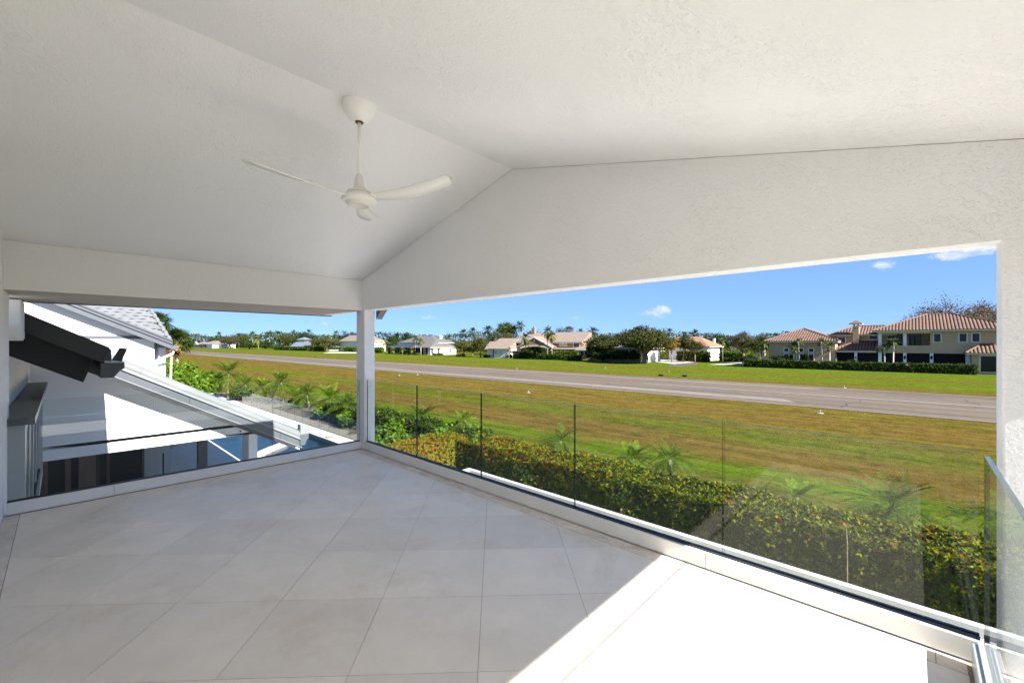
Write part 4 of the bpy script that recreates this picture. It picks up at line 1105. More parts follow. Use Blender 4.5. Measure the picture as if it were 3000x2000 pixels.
# leafy shrubs behind the rake
def shrub(label, px, py_top, f, half_px, leaf, n, ls, base_py=None, name='shrub', group=None):
    rx, ry = ray(px); s = f/F; h = max(.4, CAMZ-(py_top-CY)*s)
    return tree(name, label, 'shrub', (f*rx, f*ry, 0), h, 2*half_px*s, .15, L[leaf], n, ls, group, clumps=30, trunk_r=.05, limbs=4, spread=.32, shell=.4)
shrub('bright green shrub filling the gap left of the palms', 520, 1050, 38, 55, 'shrub', 5200, .30)
shrub('bright green shrub half hidden by the downspout and rake', 455, 1040, 36, 35, 'shrub', 3200, .28)
shrub('leafy green shrub below the tall palm crown by the rake', 610, 1090, 36, 48, 'shrub', 4200, .26)
shrub('mid green shrub on the far side of the pool path', 700, 1138, 35, 30, 'mid', 2200, .24)
shrub('dark green shrub at the foot of the palms beyond the pool', 880, 1182, 33, 26, 'dark', 2200, .22)
shrub('bright low shrub behind the fence beside the low dark hedge', 960, 1185, 26.5, 40, 'shrub', 3400, .20)
shrub('bright green shrub against the left side of the corner post', 1020, 1205, 23.5, 32, 'shrub', 2800, .18)
shrub('green shrub right of the corner post behind the orange hedge', 1150, 1235, 15.5, 60, 'shrub', 3800, .14)
shrub('rounded green shrub at the far end of the orange hedge', 1285, 1235, 15.0, 55, 'shrub', 3200, .13)
shrub('bright bush at the turning point of the hedge', 1395, 1250, 14.2, 32, 'shrub', 2400, .11)
shrub('low green bush beside the hedge where the post palms stand', 2200, 1420, 11.6, 60, 'mid', 2000, .09)
# dried tuft beside the downspout
pt = atX(503, 1030, -24.0)
tf = thing('dried_flower_head', 'dried orange brown flower head beside the white downspout', 'plant', (pt.x, pt.y, 0))
part('stem', MB().tube([(pt.x, pt.y, 0), (pt.x, pt.y-.05, pt.z*.6), (pt.x, pt.y, pt.z)], [.07,.05,.04], 6), M['tan_bark'], tf)
P, out, _k = crown_points((0, 0, pt.z), (.36,.36,.42), 420, 14)
V, Fq = leaves(P, .17, .4, .2, .4, out); put('head', np_mesh('head', V, Fq, leaf_mat('dried bracts', [(0.22,0.08,0.02),(0.36,0.17,0.05),(0.45,0.26,0.10)])), tf)
# cabbage palms
def cabbage(label, px, py, f, rad_px, n, seed):
    rx, ry = ray(px); s = f/F
    palm(label, (f*rx, f*ry, 0), CAMZ-(py-CY)*s, rad_px*s, 'fan', n, .2, lo=-55, hi=80, seed=seed)
cabbage('cabbage palm with a round fan-leaf head beside the white tiled roof', 462, 945, 62, 48, 46, 11)
cabbage('low spreading cabbage palm left of the runway end', 518, 998, 50, 52, 56, 12)
# rocks and covers on the pool edge
def rock(name, label, px, py, s, m, seed, flat=.45, cat='rock', zoff=0.0):
    rg = np.random.default_rng(seed); p = gnd(px, py, .05); b = MB(); n, mrows = 14, 6
    for j in range(mrows+1):
        th = math.pi/2*j/mrows
        for k in range(n):
            a = 2*math.pi*k/n; r_ = s*math.cos(th)*(1+.13*math.sin(3*a+seed)+.08*rg.normal())
            b.v.append((p.x+r_*math.cos(a)*1.25, p.y+r_*math.sin(a), .045+zoff+s*flat*math.sin(th)*(1+.1*rg.normal())))
    for j in range(mrows):
        for k in range(n): b.f.append((j*n+k, j*n+(k+1)%n, (j+1)*n+(k+1)%n, (j+1)*n+k)); b.m.append(0)
    o = part(name, b, m); setp(o, label, cat); return o
rock('rock', 'rounded brown rock lying on the white pool coping', 964, 1281, .20, M['rock'], 3, .38)
rock('rock', 'dark flat rock on the tan path by the corner post', 1035, 1268, .26, M['dark_paint'], 4, .2)
rock('pool_float', 'small pale float on the pool water near the porch', 622, 1293, .10, M['deck'], 5, .5, 'float', -.16)

# runway and lawn fittings ------------------------------------------------
def marker(name, label, px, py, kind, group=None, cat='light'):
    p = gnd(px, py); t = thing(name, label, cat, p, group)
    if kind == 'light':
        part('base_plate', MB().lathe((p.x,p.y,0), [(0,.03),(.20,.03),(.21,.0)], 12), M['paint'], t)
        part('stem', MB().tube([(p.x,p.y,.04),(p.x,p.y,.12)], .025, 8), M['paint'], t)
        part('lamp', MB().lathe((p.x,p.y,.12), [(0,.09),(.05,.08),(.06,0),(.04,-.02)], 10), M['paint'], t)
    elif kind == 'box':
        part('body', MB().box(p.x-.32,p.x+.32,p.y-.2,p.y+.2,0,.20), M['black'], t, bevel=.03)
        part('lid', MB().box(p.x-.34,p.x+.34,p.y-.22,p.y+.22,.20,.24), M['dark_paint'], t)
    return t
for px, py, lab in ((1170,1100,'white edge light by the runway nearest the corner post'),(1223,1098,'second white edge light from the corner post'),
        (1514,1080,'white edge light across the runway before the peach house'),(1773,1078,'white edge light on the far lawn before the dark cypress'),
        (1548,1150,'white light on the near dry grass beside the runway'),(2473,1136,'white edge light on the grass before the big tiled house'),
        (1959,1088,'low white light on the far lawn below the concrete drive'),(2402,1210,'small white light on the near runway verge at right'),(2130,1057,'white post light beside the concrete drive')):
    marker('runway_light', lab, px, py, 'light', 'runway edge lights')
marker('drain_box', 'left of two black boxes on the far lawn', 1937, 1101, 'box', 'black boxes on the lawn', 'box')
marker('drain_box', 'right of two black boxes on the far lawn', 2006, 1103, 'box', 'black boxes on the lawn', 'box')
marker('drain_box', 'single black box at the runway edge left of the white garage house', 924, 1045, 'box', None, 'box')
# ================================================================== FAR HOUSES
def rt(name, base, amt=.18, sc_=1.2): return mat(name, base, .85, var=(sc_, amt), bump=[(3.5, .5, .08, 3)])
M['terra'] = mat('terracotta barrel tile', (0.130, 0.070, 0.042), .8, var=(.9, .30), grime=((0.10,0.06,0.04), 1.6, .55, .85))
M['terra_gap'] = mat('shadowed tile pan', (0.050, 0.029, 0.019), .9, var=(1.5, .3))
M['taupe'] = mat('taupe stucco', (0.50, 0.345, 0.205), .9, var=(1.5, .07), bump=[(7, .5, .03, 4)])
M['cream_trim'] = mat('cream trim', (0.66, 0.58, 0.47), .7, var=(1, .05))
M['white_far'] = mat('white painted wall', (0.78, 0.77, 0.75), .85, var=(.6, .03))
M['peach'] = mat('peach stucco', (0.262, 0.158, 0.083), .9, var=(.9, .08))
M['rose_tile'] = rt('rosy grey flat tile', (0.185, 0.142, 0.108))
M['grey_tile'] = rt('grey mottled tile', (0.102, 0.094, 0.088), .30, .8)
M['tan_tile'] = rt('tan tile', (0.17, 0.135, 0.10))
M['orange_tile'] = rt('orange tile', (0.23, 0.118, 0.064))
M['brown_tile'] = rt('brown tile', (0.20, 0.15, 0.125))
M['blue_metal'] = mat('blue grey metal roof', (0.164, 0.176, 0.198), .5, var=(1, .06))
M['brick'] = mat('tan brick', (0.30, 0.21, 0.145), .9, var=(3, .2))
M['win_far'] = mat('far window glass', (0.03, 0.036, 0.04), .1)
M['win_light'] = mat('pale blind behind glass', (0.34, 0.35, 0.33), .3, var=(2, .2))

def slope_ribs(b, A, B, C, D, w=.34, hgt=.10):
    """rows of barrel tiles up one roof plane; A-B eave, D-C top edge"""
    A, B, C, D = map(Vector, (A, B, C, D)); e = (B-A); Ln = e.length; e = e/Ln
    up = D - A; up -= e*up.dot(e)
    if (C-D).length < 1e-3: up = C - A; up -= e*up.dot(e)
    h = up.length; up = up/h; nrm = e.cross(up)
    if nrm.z < 0: nrm = -nrm
    sd, sc2 = (D-A).dot(e), (C-A).dot(e)
    n = max(1, int(Ln/w)); w = Ln/n
    for i in range(n):
        s0 = (i+.5)*w
        t = h*(s0/sd if s0 < sd else ((Ln-s0)/(Ln-sc2) if s0 > sc2 else 1))
        if t < .15: continue
        p = A + e*s0
        prof = [(-w*.36, 0.0), (-w*.22, hgt*.8), (0, hgt), (w*.22, hgt*.8), (w*.36, 0.0)]
        vs = [p + e*a + nrm*c - up*.06 for a, c in prof] + [p + e*a + nrm*c + up*t for a, c in prof]
        b.add(vs, [(k, k+1, 5+k+1, 5+k) for k in range(4)] + [(4,3,2,1,0)])
def hip_roof(parent, x0, x1, y0, y1, ze, rx0, rx1, ry, zr, m, fascia=None, ribs=0, th=.25, gap=None, hipcaps=False):
    a, b_, c, d = (x0,y0,ze), (x1,y0,ze), (x1,y1,ze), (x0,y1,ze); r0, r1 = (rx0,ry,zr), (rx1,ry,zr)
    q = MB()
    q.add([a,b_,c,d,r0,r1], [(0,1,5,4),(1,2,5),(2,3,4,5),(3,0,4)])
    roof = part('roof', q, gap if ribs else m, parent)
    if fascia: part('fascia', MB().box(x0+.10, x1-.10, y0+.10, y1-.10, ze-th, ze-.01), fascia, roof)
    if ribs:
        rb = MB()
        slope_ribs(rb, a, b_, r1, r0, ribs); slope_ribs(rb, b_, c, r1, r1, ribs); slope_ribs(rb, d, a, r0, r0, ribs)
        part('roof_tiles', rb, m, roof, kind='stuff')
        cp = MB()
        for p_, q_ in ((a, r0), (b_, r1), (c, r1), (d, r0), (r0, r1)):
            if (Vector(p_)-Vector(q_)).length > .1: cp.tube([Vector(p_)+Vector((0,0,.06)), Vector(q_)+Vector((0,0,.08))], .13, 6)
        part('hip_caps', cp, m, roof)
    return roof
def window_y(parent, x0, x1, z0, z1, Y, fm, pm, fw=.12, mull=0, name='window', rail=False):
    f = MB().box(x0-fw, x1+fw, Y-.07, Y+.05, z0-fw, z0).box(x0-fw, x1+fw, Y-.07, Y+.05, z1, z1+fw).box(x0-fw, x0, Y-.07, Y+.05, z0, z1).box(x1, x1+fw, Y-.07, Y+.05, z0, z1)
    w = part(name, f, fm, parent)
    n = mull+1
    for k in range(n):
        a = x0+(x1-x0)*k/n; b_ = x0+(x1-x0)*(k+1)/n
        box('pane', a+(.03 if k else 0), b_-(.03 if k < n-1 else 0), Y-.03, Y-.01, z0, z1, pm, w)
    if rail: box('sash_bar', x0, x1, Y-.05, Y-.032, (z0+z1)/2-.03, (z0+z1)/2+.03, fm, w)
    return w
X_ = lambda px, Y: at(px, CY, Y).x
Z_ = lambda px, py, Y: at(px, py, Y).z

# ---- big two-storey house with terracotta roofs -------------------------
YM = 100.0
bh = thing('terracotta_roof_house', 'large taupe two-storey house with terracotta roofs and dark screened porch', 'house', (X_(2600, YM), YM, 0))
def bb(name, p0, p1, z0, z1, ya, yb, m, parent=bh, Yp=YM): return box(name, X_(p0, Yp), X_(p1, Yp), ya, yb, z0, z1, m, parent)
zs, z2, zt, ze = 3.05, 4.25, 6.42, 6.78
xr = X_(2960, YM)+1.0
xl = X_(2568, YM)
# first-floor band, upper wall, loggia
bb('wall', 2571, 2845, zs, z2-.02, YM, YM+.4, M['taupe'])
box('wall', X_(2725, YM), xr, YM, YM+.4, z2-.02, ze, M['taupe'], bh)
box('wall', X_(2845, YM), xr, YM+.02, YM+.4, 0, z2-.02, M['taupe'], bh)
box('wall', xl, xr, YM+15, YM+15.4, 0, ze, M['taupe'], bh)
box('wall', xr-.4, xr, YM+.4, YM+15, 0, ze, M['taupe'], bh)
box('wall', xl, xl+.4, YM+4.2, YM+15, 0, ze, M['taupe'], bh)
box('wall', xl, xr-.4, YM+4.0, YM+4.2, 0, ze-.02, M['taupe'], bh)
box('ceiling', xl, xr-.4, YM+.1, YM+4.0, ze-.20, ze-.02, M['cream_trim'], bh)
box('ceiling', xl, xr-.4, YM+.4, YM+4.0, zs+.2, z2-.1, M['cream_trim'], bh)
bb('sill', 2580, 2727, z2-.02, z2+.06, YM-.08, YM+.45, M['cream_trim'])
bb('lintel', 2571, 2725, zt, ze, YM+.01, YM+.4, M['cream_trim'])
for p0, p1 in ((2573,2583),(2646,2656),(2724,2734.5),(2829,2842.5)): bb('column', p0, p1, 0, zs, YM-.06, YM+.55, M['white_far'])
for p0, p1 in ((2573,2583),(2646,2656)): bb('column', p0, p1, z2+.06, zt, YM-.03, YM+.5, M['white_far'])
for p0, p1 in ((2583,2646),(2656,2724),(2734.5,2829)): bb('porch_screen', p0, p1, .15, zs, YM+.30, YM+.34, M['screen'])
for p0, p1, n_ in ((2603,2642,2),(2664,2696,2)):
    w = MB(); x0, x1 = X_(p0, YM+4), X_(p1, YM+4)
    box('loggia_door', x0, x1, YM+3.93, YM+3.99, z2+.1, zt-.15, M['dark_glass'], bh)
    for k in range(3): box('door_stile', x0+(x1-x0)*k/2-.05, x0+(x1-x0)*k/2+.05, YM+3.88, YM+3.925, z2+.1, zt-.15, M['black'], bh)
bb('loggia_rail', 2583, 2646, z2+1.0, z2+1.05, YM+.15, YM+.2, M['black']); bb('loggia_rail', 2656, 2724, z2+1.0, z2+1.05, YM+.15, YM+.2, M['black'])
for p0, p1 in ((2736.5,2755.5),(2811,2831.5),(2849,2869.5)):
    window_y(bh, X_(p0, YM), X_(p1, YM), Z_(2790, 1000.5, YM), Z_(2790, 977.5, YM), YM, M['cream_trim'], M['dark_glass'], .16)
for p0 in (2651, 2729, 2507.5):
    c = at(p0, 1048, YM-.12)
    sl_ = part('wall_lantern', MB().lathe((c.x, YM-.16, c.z), [(.0,.42),(.05,.36),(.14,.24),(.16,.18),(.12,-.12),(.05,-.2),(.0,-.3)], 8), M['black'], bh)
hip_roof(bh, xl-.55, xr+.35, YM-.9, YM+16.3, 6.98, X_(2716, 108), X_(2781, 108), 108, Z_(2745, 920, 108), M['terra'], M['cream_trim'], .42, .26, M['terra_gap'])
# right single-storey bay
x0 = X_(2847, YM-2); x1 = xr+4
box('bay_wall', x0, x1, YM-2.2, YM, 0, 3.0, M['taupe'], bh)
window_y(bh, X_(2873, YM-2.2), X_(2873, YM-2.2)+4.8, .35, 2.75, YM-2.2, M['cream_trim'], M['dark_glass'], .2, 2, 'picture_window')
hip_roof(bh, x0-.75, x1+.5, YM-3.0, YM+.3, 3.22, x0+1.2, x1-1, YM-.2, 4.55, M['terra'], M['cream_trim'], .42, .24, M['terra_gap'])
# left pavilion
YL = 99.3
xa, xb = X_(2253, YL), X_(2447, YL)
box('wall', xa, xb, YL, YL+13, 0, 5.0, M['taupe'], bh)
hip_roof(bh, xa-.75, xb+.6, YL-.8, YL+14.3, 5.20, X_(2353, 106), X_(2355.5, 106), 106, Z_(2354, 963, 106), M['terra'], M['cream_trim'], .42, .30, M['terra_gap'])
for p0, p1 in ((2298,2310),(2341,2353),(2370,2383)):
    window_y(bh, X_(p0, YL), X_(p1, YL), Z_(2330,1030,YL), Z_(2330,1020.5,YL), YL, M['white_far'], M['dark_glass'], .13)
    window_y(bh, X_(p0, YL), X_(p1, YL), Z_(2330,1055,YL), Z_(2330,1037,YL), YL, M['white_far'], M['dark_glass'], .13)
# middle block
YK = 103.4
xm0, xm1 = X_(2438, YK), xl+.2
box('wall', xm0, xm1, YK, YK+9, 0, 6.25, M['taupe'], bh)
window_y(bh, X_(2455, YK), X_(2476, YK), Z_(2465,1004.5,YK), Z_(2465,988.5,YK), YK, M['white_far'], M['dark_glass'], .14, 1)
window_y(bh, X_(2547, YK), X_(2571, YK), Z_(2560,993.5,YK), Z_(2560,981.5,YK), YK, M['cream_trim'], M['dark_glass'], .14)
hip_roof(bh, xm0-.6, xm1+2.5, YK-.8, YK+10, 6.40, X_(2505, 108), X_(2590, 108), 108, Z_(2550, 955, 108), M['terra'], M['cream_trim'], .42, .26, M['terra_gap'])
cx0, cx1 = X_(2499, YK-.6), X_(2517, YK-.6)
ch = box('chimney', cx0, cx1, YK-.95, YK-.01, 2.9, Z_(2508, 959, YK), M['taupe'], bh)
zc = Z_(2508, 959, YK)
box('chimney_cap', cx0-.1, cx1+.1, YK-1.05, YK+.1, zc, zc+.12, M['cream_trim'], ch)
for xx in (cx0+.05, cx1-.25): box('chimney_pier', xx, xx+.2, YK-.95, YK, zc+.12, zc+.60, M['taupe'], ch)
box('chimney_slab', cx0-.55, cx1+.55, YK-1.5, YK+.5, zc+.60, zc+.72, M['cream_trim'], ch)
rb = MB().add([(cx0-.6,YK-1.55,zc+.73),(cx1+.6,YK-1.55,zc+.73),(cx1+.6,YK+.55,zc+.73),(cx0-.6,YK+.55,zc+.73),((cx0+cx1)/2,YK-.5,zc+1.35)], [(0,1,4),(1,2,4),(2,3,4),(3,0,4)])
part('chimney_roof', rb, M['terra'], ch)
# middle porch with lower roof
ph0, ph1 = X_(2437, YM), xl
hip_roof(bh, ph0-.4, ph1+.1, YM-.6, YK+1.0, 3.42, X_(2515, YK), ph1, YK+.1, Z_(2515, 999, YK), M['terra'], M['cream_trim'], .42, .34, M['terra_gap'])
for p0, p1 in ((2404,2411.5),(2436.5,2443.5),(2503.5,2511.5)): bb('column', p0, p1, 0, 3.1, YM-.25, YM+.3, M['white_far'])
for p0, p1 in ((2443.5,2503.5),(2511.5,2573)): bb('porch_screen', p0, p1, .1, 3.1, YM+.1, YM+.14, M['screen'])
bb('porch_screen', 2411.5, 2436.5, .1, 2.95, YM+.1, YM+.14, M['screen'])
part('porch_awning', MB().prism([(X_(2393,YM), YM-1.2, 2.75), (X_(2440,YM), YM-1.2, 3.75), (X_(2440,YM), YM+1.2, 3.75), (X_(2393,YM), YM+1.2, 2.75)], (0,0,.18)), M['cream_trim'], bh)
# things on the porch
def umbrella(px):
    p = at(px, 1065, YM-.5); t = thing('closed_umbrella', 'closed brown patio umbrella on the porch of the big tiled house', 'umbrella', (p.x, p.y, 0))
    part('pole', MB().tube([(p.x,p.y,0),(p.x,p.y,3.1)], .04, 6), M['cream_trim'], t)
    part('canopy', MB().lathe((p.x,p.y,0), [(.05,3.05),(.16,2.6),(.24,2.0),(.30,1.3),(.34,.75),(.10,.7)], 10), M['brown_tile'], t, smooth=True)
    part('base', MB().lathe((p.x,p.y,0), [(.0,.12),(.3,.1),(.32,0)], 12), M['black'], t)
umbrella(2448)
def patio_chair(px, label):
    Yc = YM-.9; p = at(px, 1065, Yc); x = p.x
    t = thing('patio_chair', label, 'chair', (x, Yc, 0), 'white patio chairs on the porch')
    part('seat', MB().box(x-.3,x+.3,Yc-.3,Yc+.3,.42,.48), M['white_far'], t)
    part('backrest', MB().lathe((x, Yc, 0), [(.40,.5),(.42,.8),(.36,1.05),(.34,1.03),(.38,.8),(.36,.5)], 14), M['white_far'], t, smooth=True)
    for sx in (-1,1):
        for sy in (-1,1): part('leg', MB().tube([(x+sx*.26,Yc+sy*.26,0),(x+sx*.24,Yc+sy*.24,.44)], .025, 6), M['white_far'], t)
for px, lab in ((2422,'leftmost white patio chair, left of the closed umbrella'),(2533,'left white patio chair of the three behind the long hedge'),(2548,'middle white patio chair of the three behind the long hedge'),(2562,'right white patio chair of the three behind the long hedge')): patio_chair(px, lab)
hy = 94.0
hx0, hx1 = X_(2180, hy), X_(2862, hy)
far_mats = [L['hedge_g'], L['mid'], L['silver']]
fpick = lambda P, rg: np.where(rg.uniform(0,1,len(P)) < .10, 1, np.where(rg.uniform(0,1,len(P)) < .02, 2, 0))
hedge('long low dark hedge in front of the big tiled house', hx0, hx1, hy, hy+1.6, 1.35, 16000, .34, fpick, wob=.08, mats=far_mats)

# ---- peach house with the arch -----------------------------------------
YP = 100.0
ph = thing('peach_house', 'peach stucco house with a big arch, gable and rosy tiled roof', 'house', (X_(1580, YP), YP, 0), rotz=R(9))
zz = lambda py, px=1580, Y=YP: Z_(px, py, Y)
X5 = lambda px: X_(px, YP)
# main volume
box('wall', X5(1511), X5(1683), YP+3, YP+13, 0, zz(999), M['peach'], ph)
def gable_x(parent, x0, x1, y0, y1, ze_, zr_, m, name='roof'):   # ridge along X
    ym = (y0+y1)/2
    return part(name, MB().add([(x0,y0,ze_),(x1,y0,ze_),(x1,ym,zr_),(x0,ym,zr_),(x1,y1,ze_),(x0,y1,ze_)], [(0,1,2,3),(3,2,4,5),(1,4,2),(5,0,3)]), m, parent)
gable_x(ph, X5(1505), X5(1686), YP+2.2, YP+13.8, zz(1001), zz(974, 1580, YP+8), M['rose_tile'])
box('fascia', X5(1505), X5(1686), YP+2.25, YP+2.5, zz(1001)-.3, zz(1001)-.01, M['cream_trim'], ph)
part('chimney', MB().box(X5(1529), X5(1537), YP+7, YP+8, 6, zz(963, 1535, YP+8)).box(X5(1532), X5(1536.5), YP+7.1, YP+7.9, 6, zz(959, 1535, YP+8)), M['rose_tile'], ph)
# front gable with arch
gx0, gx1, gy = X5(1525), X5(1611), YP
gm = (gx0+gx1)/2
arch = []
ax0, ax1, zsp, ztop = X5(1531), X5(1607), zz(1021), zz(1014)
for k in range(13):
    t = k/12; arch.append((ax0+(ax1-ax0)*t, gy, zsp+(ztop-zsp)*math.sin(math.pi*t)**.8))
face_ = [(gx0, gy, 0), (ax0, gy, 0)] + arch + [(ax1, gy, 0), (gx1, gy, 0), (gx1, gy, zz(1017)), (gm, gy, zz(988)), (gx0, gy, zz(1017))]
part('gable_wall', MB().prism(face_[::-1], (0, .35, 0)), M['peach'], ph)
tr_ = MB()
for k in range(12):
    a, b_ = Vector(arch[k]), Vector(arch[k+1]); tr_.beam(a+Vector((0,-.06,.12)), b_+Vector((0,-.06,.12)), .16, .38)
part('arch_trim', tr_, M['cream_trim'], ph)
part('gable_trim', MB().beam((gx0-.6, gy-.1, zz(1018)), (gm, gy-.1, zz(987)), .3, .35).beam((gm, gy-.1, zz(987)), (gx1+.6, gy-.1, zz(1018)), .3, .35), M['cream_trim'], ph)
part('roof', MB().prism([(gx0-.6, gy-.05, zz(1017)), (gm, gy-.05, zz(986)), (gm, gy-.05, zz(986)+.15), (gx0-.6, gy-.05, zz(1017)+.15)], (0, 7, 0)).prism([(gm, gy-.05, zz(986)), (gx1+.6, gy-.05, zz(1017)), (gx1+.6, gy-.05, zz(1017)+.15), (gm, gy-.05, zz(986)+.15)], (0, 7, 0)), M['rose_tile'], ph)
box('porch_screen', ax0, ax1, gy+2.5, gy+2.55, 0, zsp, M['win_far'], ph)
box('gable_vent', gm-.22, gm+.22, gy-.04, gy-.003, zz(1001), zz(992), M['white_far'], ph)
# right two-storey loggia
lx0, lx1 = X5(1617), X5(1683)
box('balcony_slab', lx0-.5, lx1+.2, YP+.8, YP+3, zz(1022), zz(1019), M['cream_trim'], ph)
for p0 in (1614, 1643, 1681): box('column', X5(p0), X5(p0)+.45, YP+.9, YP+1.4, 0, zz(1022), M['peach'], ph)
for p0, p1 in ((1617.5, 1642.5), (1647, 1680.5)):
    a0, a1 = X5(p0), X5(p1); pl_ = [(a0, YP+.95, zz(1022)), (a0, YP+.95, zz(1029))] + [(a0+(a1-a0)*k/8, YP+.95, zz(1029)+(zz(1023.5)-zz(1029))*math.sin(math.pi*k/8)**.7) for k in range(1, 8)] + [(a1, YP+.95, zz(1029)), (a1, YP+.95, zz(1022))]
    part('arch_spandrel', MB().prism(pl_, (0, .3, 0)), M['peach'], ph)
rl = MB()
for k in range(12): rl.box(lx0+(lx1-lx0)*k/11-.03, lx0+(lx1-lx0)*k/11+.03, YP+.9, YP+.95, zz(1019), zz(1011))
rl.box(lx0, lx1, YP+.9, YP+.95, zz(1011), zz(1010.4))
part('balcony_rail', rl, M['fascia_dark'], ph)
for p0, p1 in ((1622,1630),(1632,1640)):
    window_y(ph, X5(p0), X5(p1), zz(1012), zz(1002), YP+3, M['cream_trim'], M['win_light'], .15, 0, 'window', True)
    window_y(ph, X5(p0), X5(p1), zz(1035), zz(1027), YP+3, M['cream_trim'], M['win_light'], .15, 0, 'window', True)
window_y(ph, X5(1659), X5(1674), zz(1016.5), zz(1001.5), YP+3, M['cream_trim'], M['win_far'], .15, 1)
# left wing and turret
box('wall', X5(1470), X5(1509), YP-1.5, YP+9, 0, zz(1022), M['cream_trim'], ph)
part('roof', MB().add([(X5(1457),YP-2.3,zz(1022)),(X5(1510),YP-2.3,zz(1022)),(X5(1508),YP+4,zz(991,1480,YP+4)),(X5(1459),YP+4,zz(991,1480,YP+4)),(X5(1457),YP+9.5,zz(1022)),(X5(1510),YP+9.5,zz(1022))], [(0,1,2,3),(3,2,5,4),(0,3,4),(1,5,2)]), M['rose_tile'], ph)
window_y(ph, X5(1473), X5(1481), zz(1040), zz(1028), YP-1.5, M['white_far'], M['win_light'], .12, 0, 'window', True)
window_y(ph, X5(1484), X5(1491), zz(1040), zz(1030), YP-1.5, M['white_far'], M['win_light'], .12, 0, 'window', True)
box('wall', X5(1443), X5(1458), YP+.5, YP+6, 0, zz(1024), M['cream_trim'], ph)
part('roof', MB().add([(X5(1439),YP-.2,zz(1024)),(X5(1454),YP-.2,zz(1024)),(X5(1454),YP+3,zz(999)),(X5(1439),YP+3,zz(999)),(X5(1452),YP+3.4,zz(985)),(X5(1458),YP+3.4,zz(999)),(X5(1446),YP+3.4,zz(999))], [(0,1,2,3),(6,5,4)]), M['rose_tile'], ph)
# right wing
box('wall', X5(1690), X5(1728), YP-.5, YP+10, 0, zz(1024), M['peach'], ph)
hip_roof(ph, X5(1678), X5(1734), YP-1.2, YP+11, zz(1024), X5(1712)+.5, X5(1729), YP+5, zz(990, 1715, YP+5), M['rose_tile'], M['cream_trim'])
window_y(ph, X5(1692), X5(1700), zz(1040), zz(1027), YP-.5, M['cream_trim'], M['win_far'], .14, 1)
window_y(ph, X5(1703), X5(1711), zz(1040), zz(1027), YP-.5, M['cream_trim'], M['win_far'], .14, 1)
window_y(ph, X5(1714), X5(1718), zz(1041), zz(1028), YP-.5, M['cream_trim'], M['win_far'], .14)
hedge('dark clipped hedge along the lawn of the peach house', X_(1504, 96.3), X_(1693, 96.3), 96.3, 98.2, 1.45, 6000, .42, dark_pick, wob=.06)
hedge('bright leafy border behind the clipped hedge at the peach house', X_(1600, 98.4), X_(1690, 98.4), 98.4, 99.3, 2.3, 3000, .5, lambda P, rg: rg.integers(0, 2, len(P)), wob=.25, mats=[L['shrub'], L['palm_yellow'], L['mid']], core=False)

# ---- white-walled house with grey tile and screen enclosure ---------------
gh = thing('grey_tile_house', 'white house with grey mottled tile roof and dark pool screen', 'house', (X_(1250, 105), 105, 0))
Xe = X_(1262, 105)
yE = lambda px: Xe/(ray(px)[0])*ray(px)[1]
yb_ = yE(1336)
box('wall', Xe-12, Xe, 105, yb_, 0, Z_(1300, 1019, 110), M['white_far'], gh)
zg = Z_(1300, 1017, 110)
hip_roof(gh, Xe-13, Xe+1.0, 104.0, yb_+.8, zg, Xe-7.5, Xe-7, (105+yb_)/2+1.5, Z_(1270, 994, 110), M['grey_tile'], M['cream_trim'])
def window_x(parent, x, px0, px1, py0, py1, fm, pm):
    p0, p1 = atX(px0, py0, x), atX(px1, py1, x)
    w = part('window', MB().box(x-.02, x+.06, p0.y-.12, p1.y+.12, p1.z-.12, p0.z+.12), fm, parent)
    box('pane', x+.062, x+.08, p0.y, p1.y, p1.z, p0.z, pm, w)
for a, b_ in ((1263.5,1268),(1283,1287)): window_x(gh, Xe, a, b_, 1021, 1034, M['fascia_grey'], M['win_far'])
window_x(gh, Xe, 1318, 1320.5, 1024, 1032, M['fascia_grey'], M['win_far'])
box('wall', X_(1168, 112), X_(1225, 112), 112, 124, 0, Z_(1200, 1003, 112), M['white_far'], gh)
hip_roof(gh, X_(1163, 111), X_(1283, 111), 111, 126, Z_(1200, 1003, 111), X_(1228, 117), X_(1262, 117), 117, Z_(1240, 984, 117), M['grey_tile'], M['cream_trim'])
part('chimney', MB().box(X_(1282, 118), X_(1289, 118), 118, 119.2, 4, Z_(1285, 983, 118)).box(X_(1280.5, 118), X_(1290.5, 118), 117.8, 119.4, Z_(1285, 986, 118), Z_(1285, 984.5, 118)), M['white_far'], gh)
box('pool_screen', X_(1137, 103), X_(1241, 103), 103, 110, 0.05, Z_(1190, 1018, 103), M['screen'], gh)
part('screen_roof', MB().add([(X_(1137,103),103,Z_(1190,1018,103)),(X_(1241,103),103,Z_(1190,1018,103)),(X_(1232,109),109,Z_(1200,1012,109)),(X_(1146,109),109,Z_(1150,1012,109))], [(0,1,2,3)]), M['fascia_dark'], gh)
pst = MB()
for k in range(8): xx = X_(1137, 103)+(X_(1241, 103)-X_(1137, 103))*k/7; pst.box(xx-.07, xx+.07, 102.9, 102.98, 0, Z_(1190, 1018, 103))
pst.box(X_(1137,103), X_(1241,103), 102.9, 102.98, Z_(1190,1018,103)-.15, Z_(1190,1018,103)); part('screen_frame', pst, M['black'], gh)

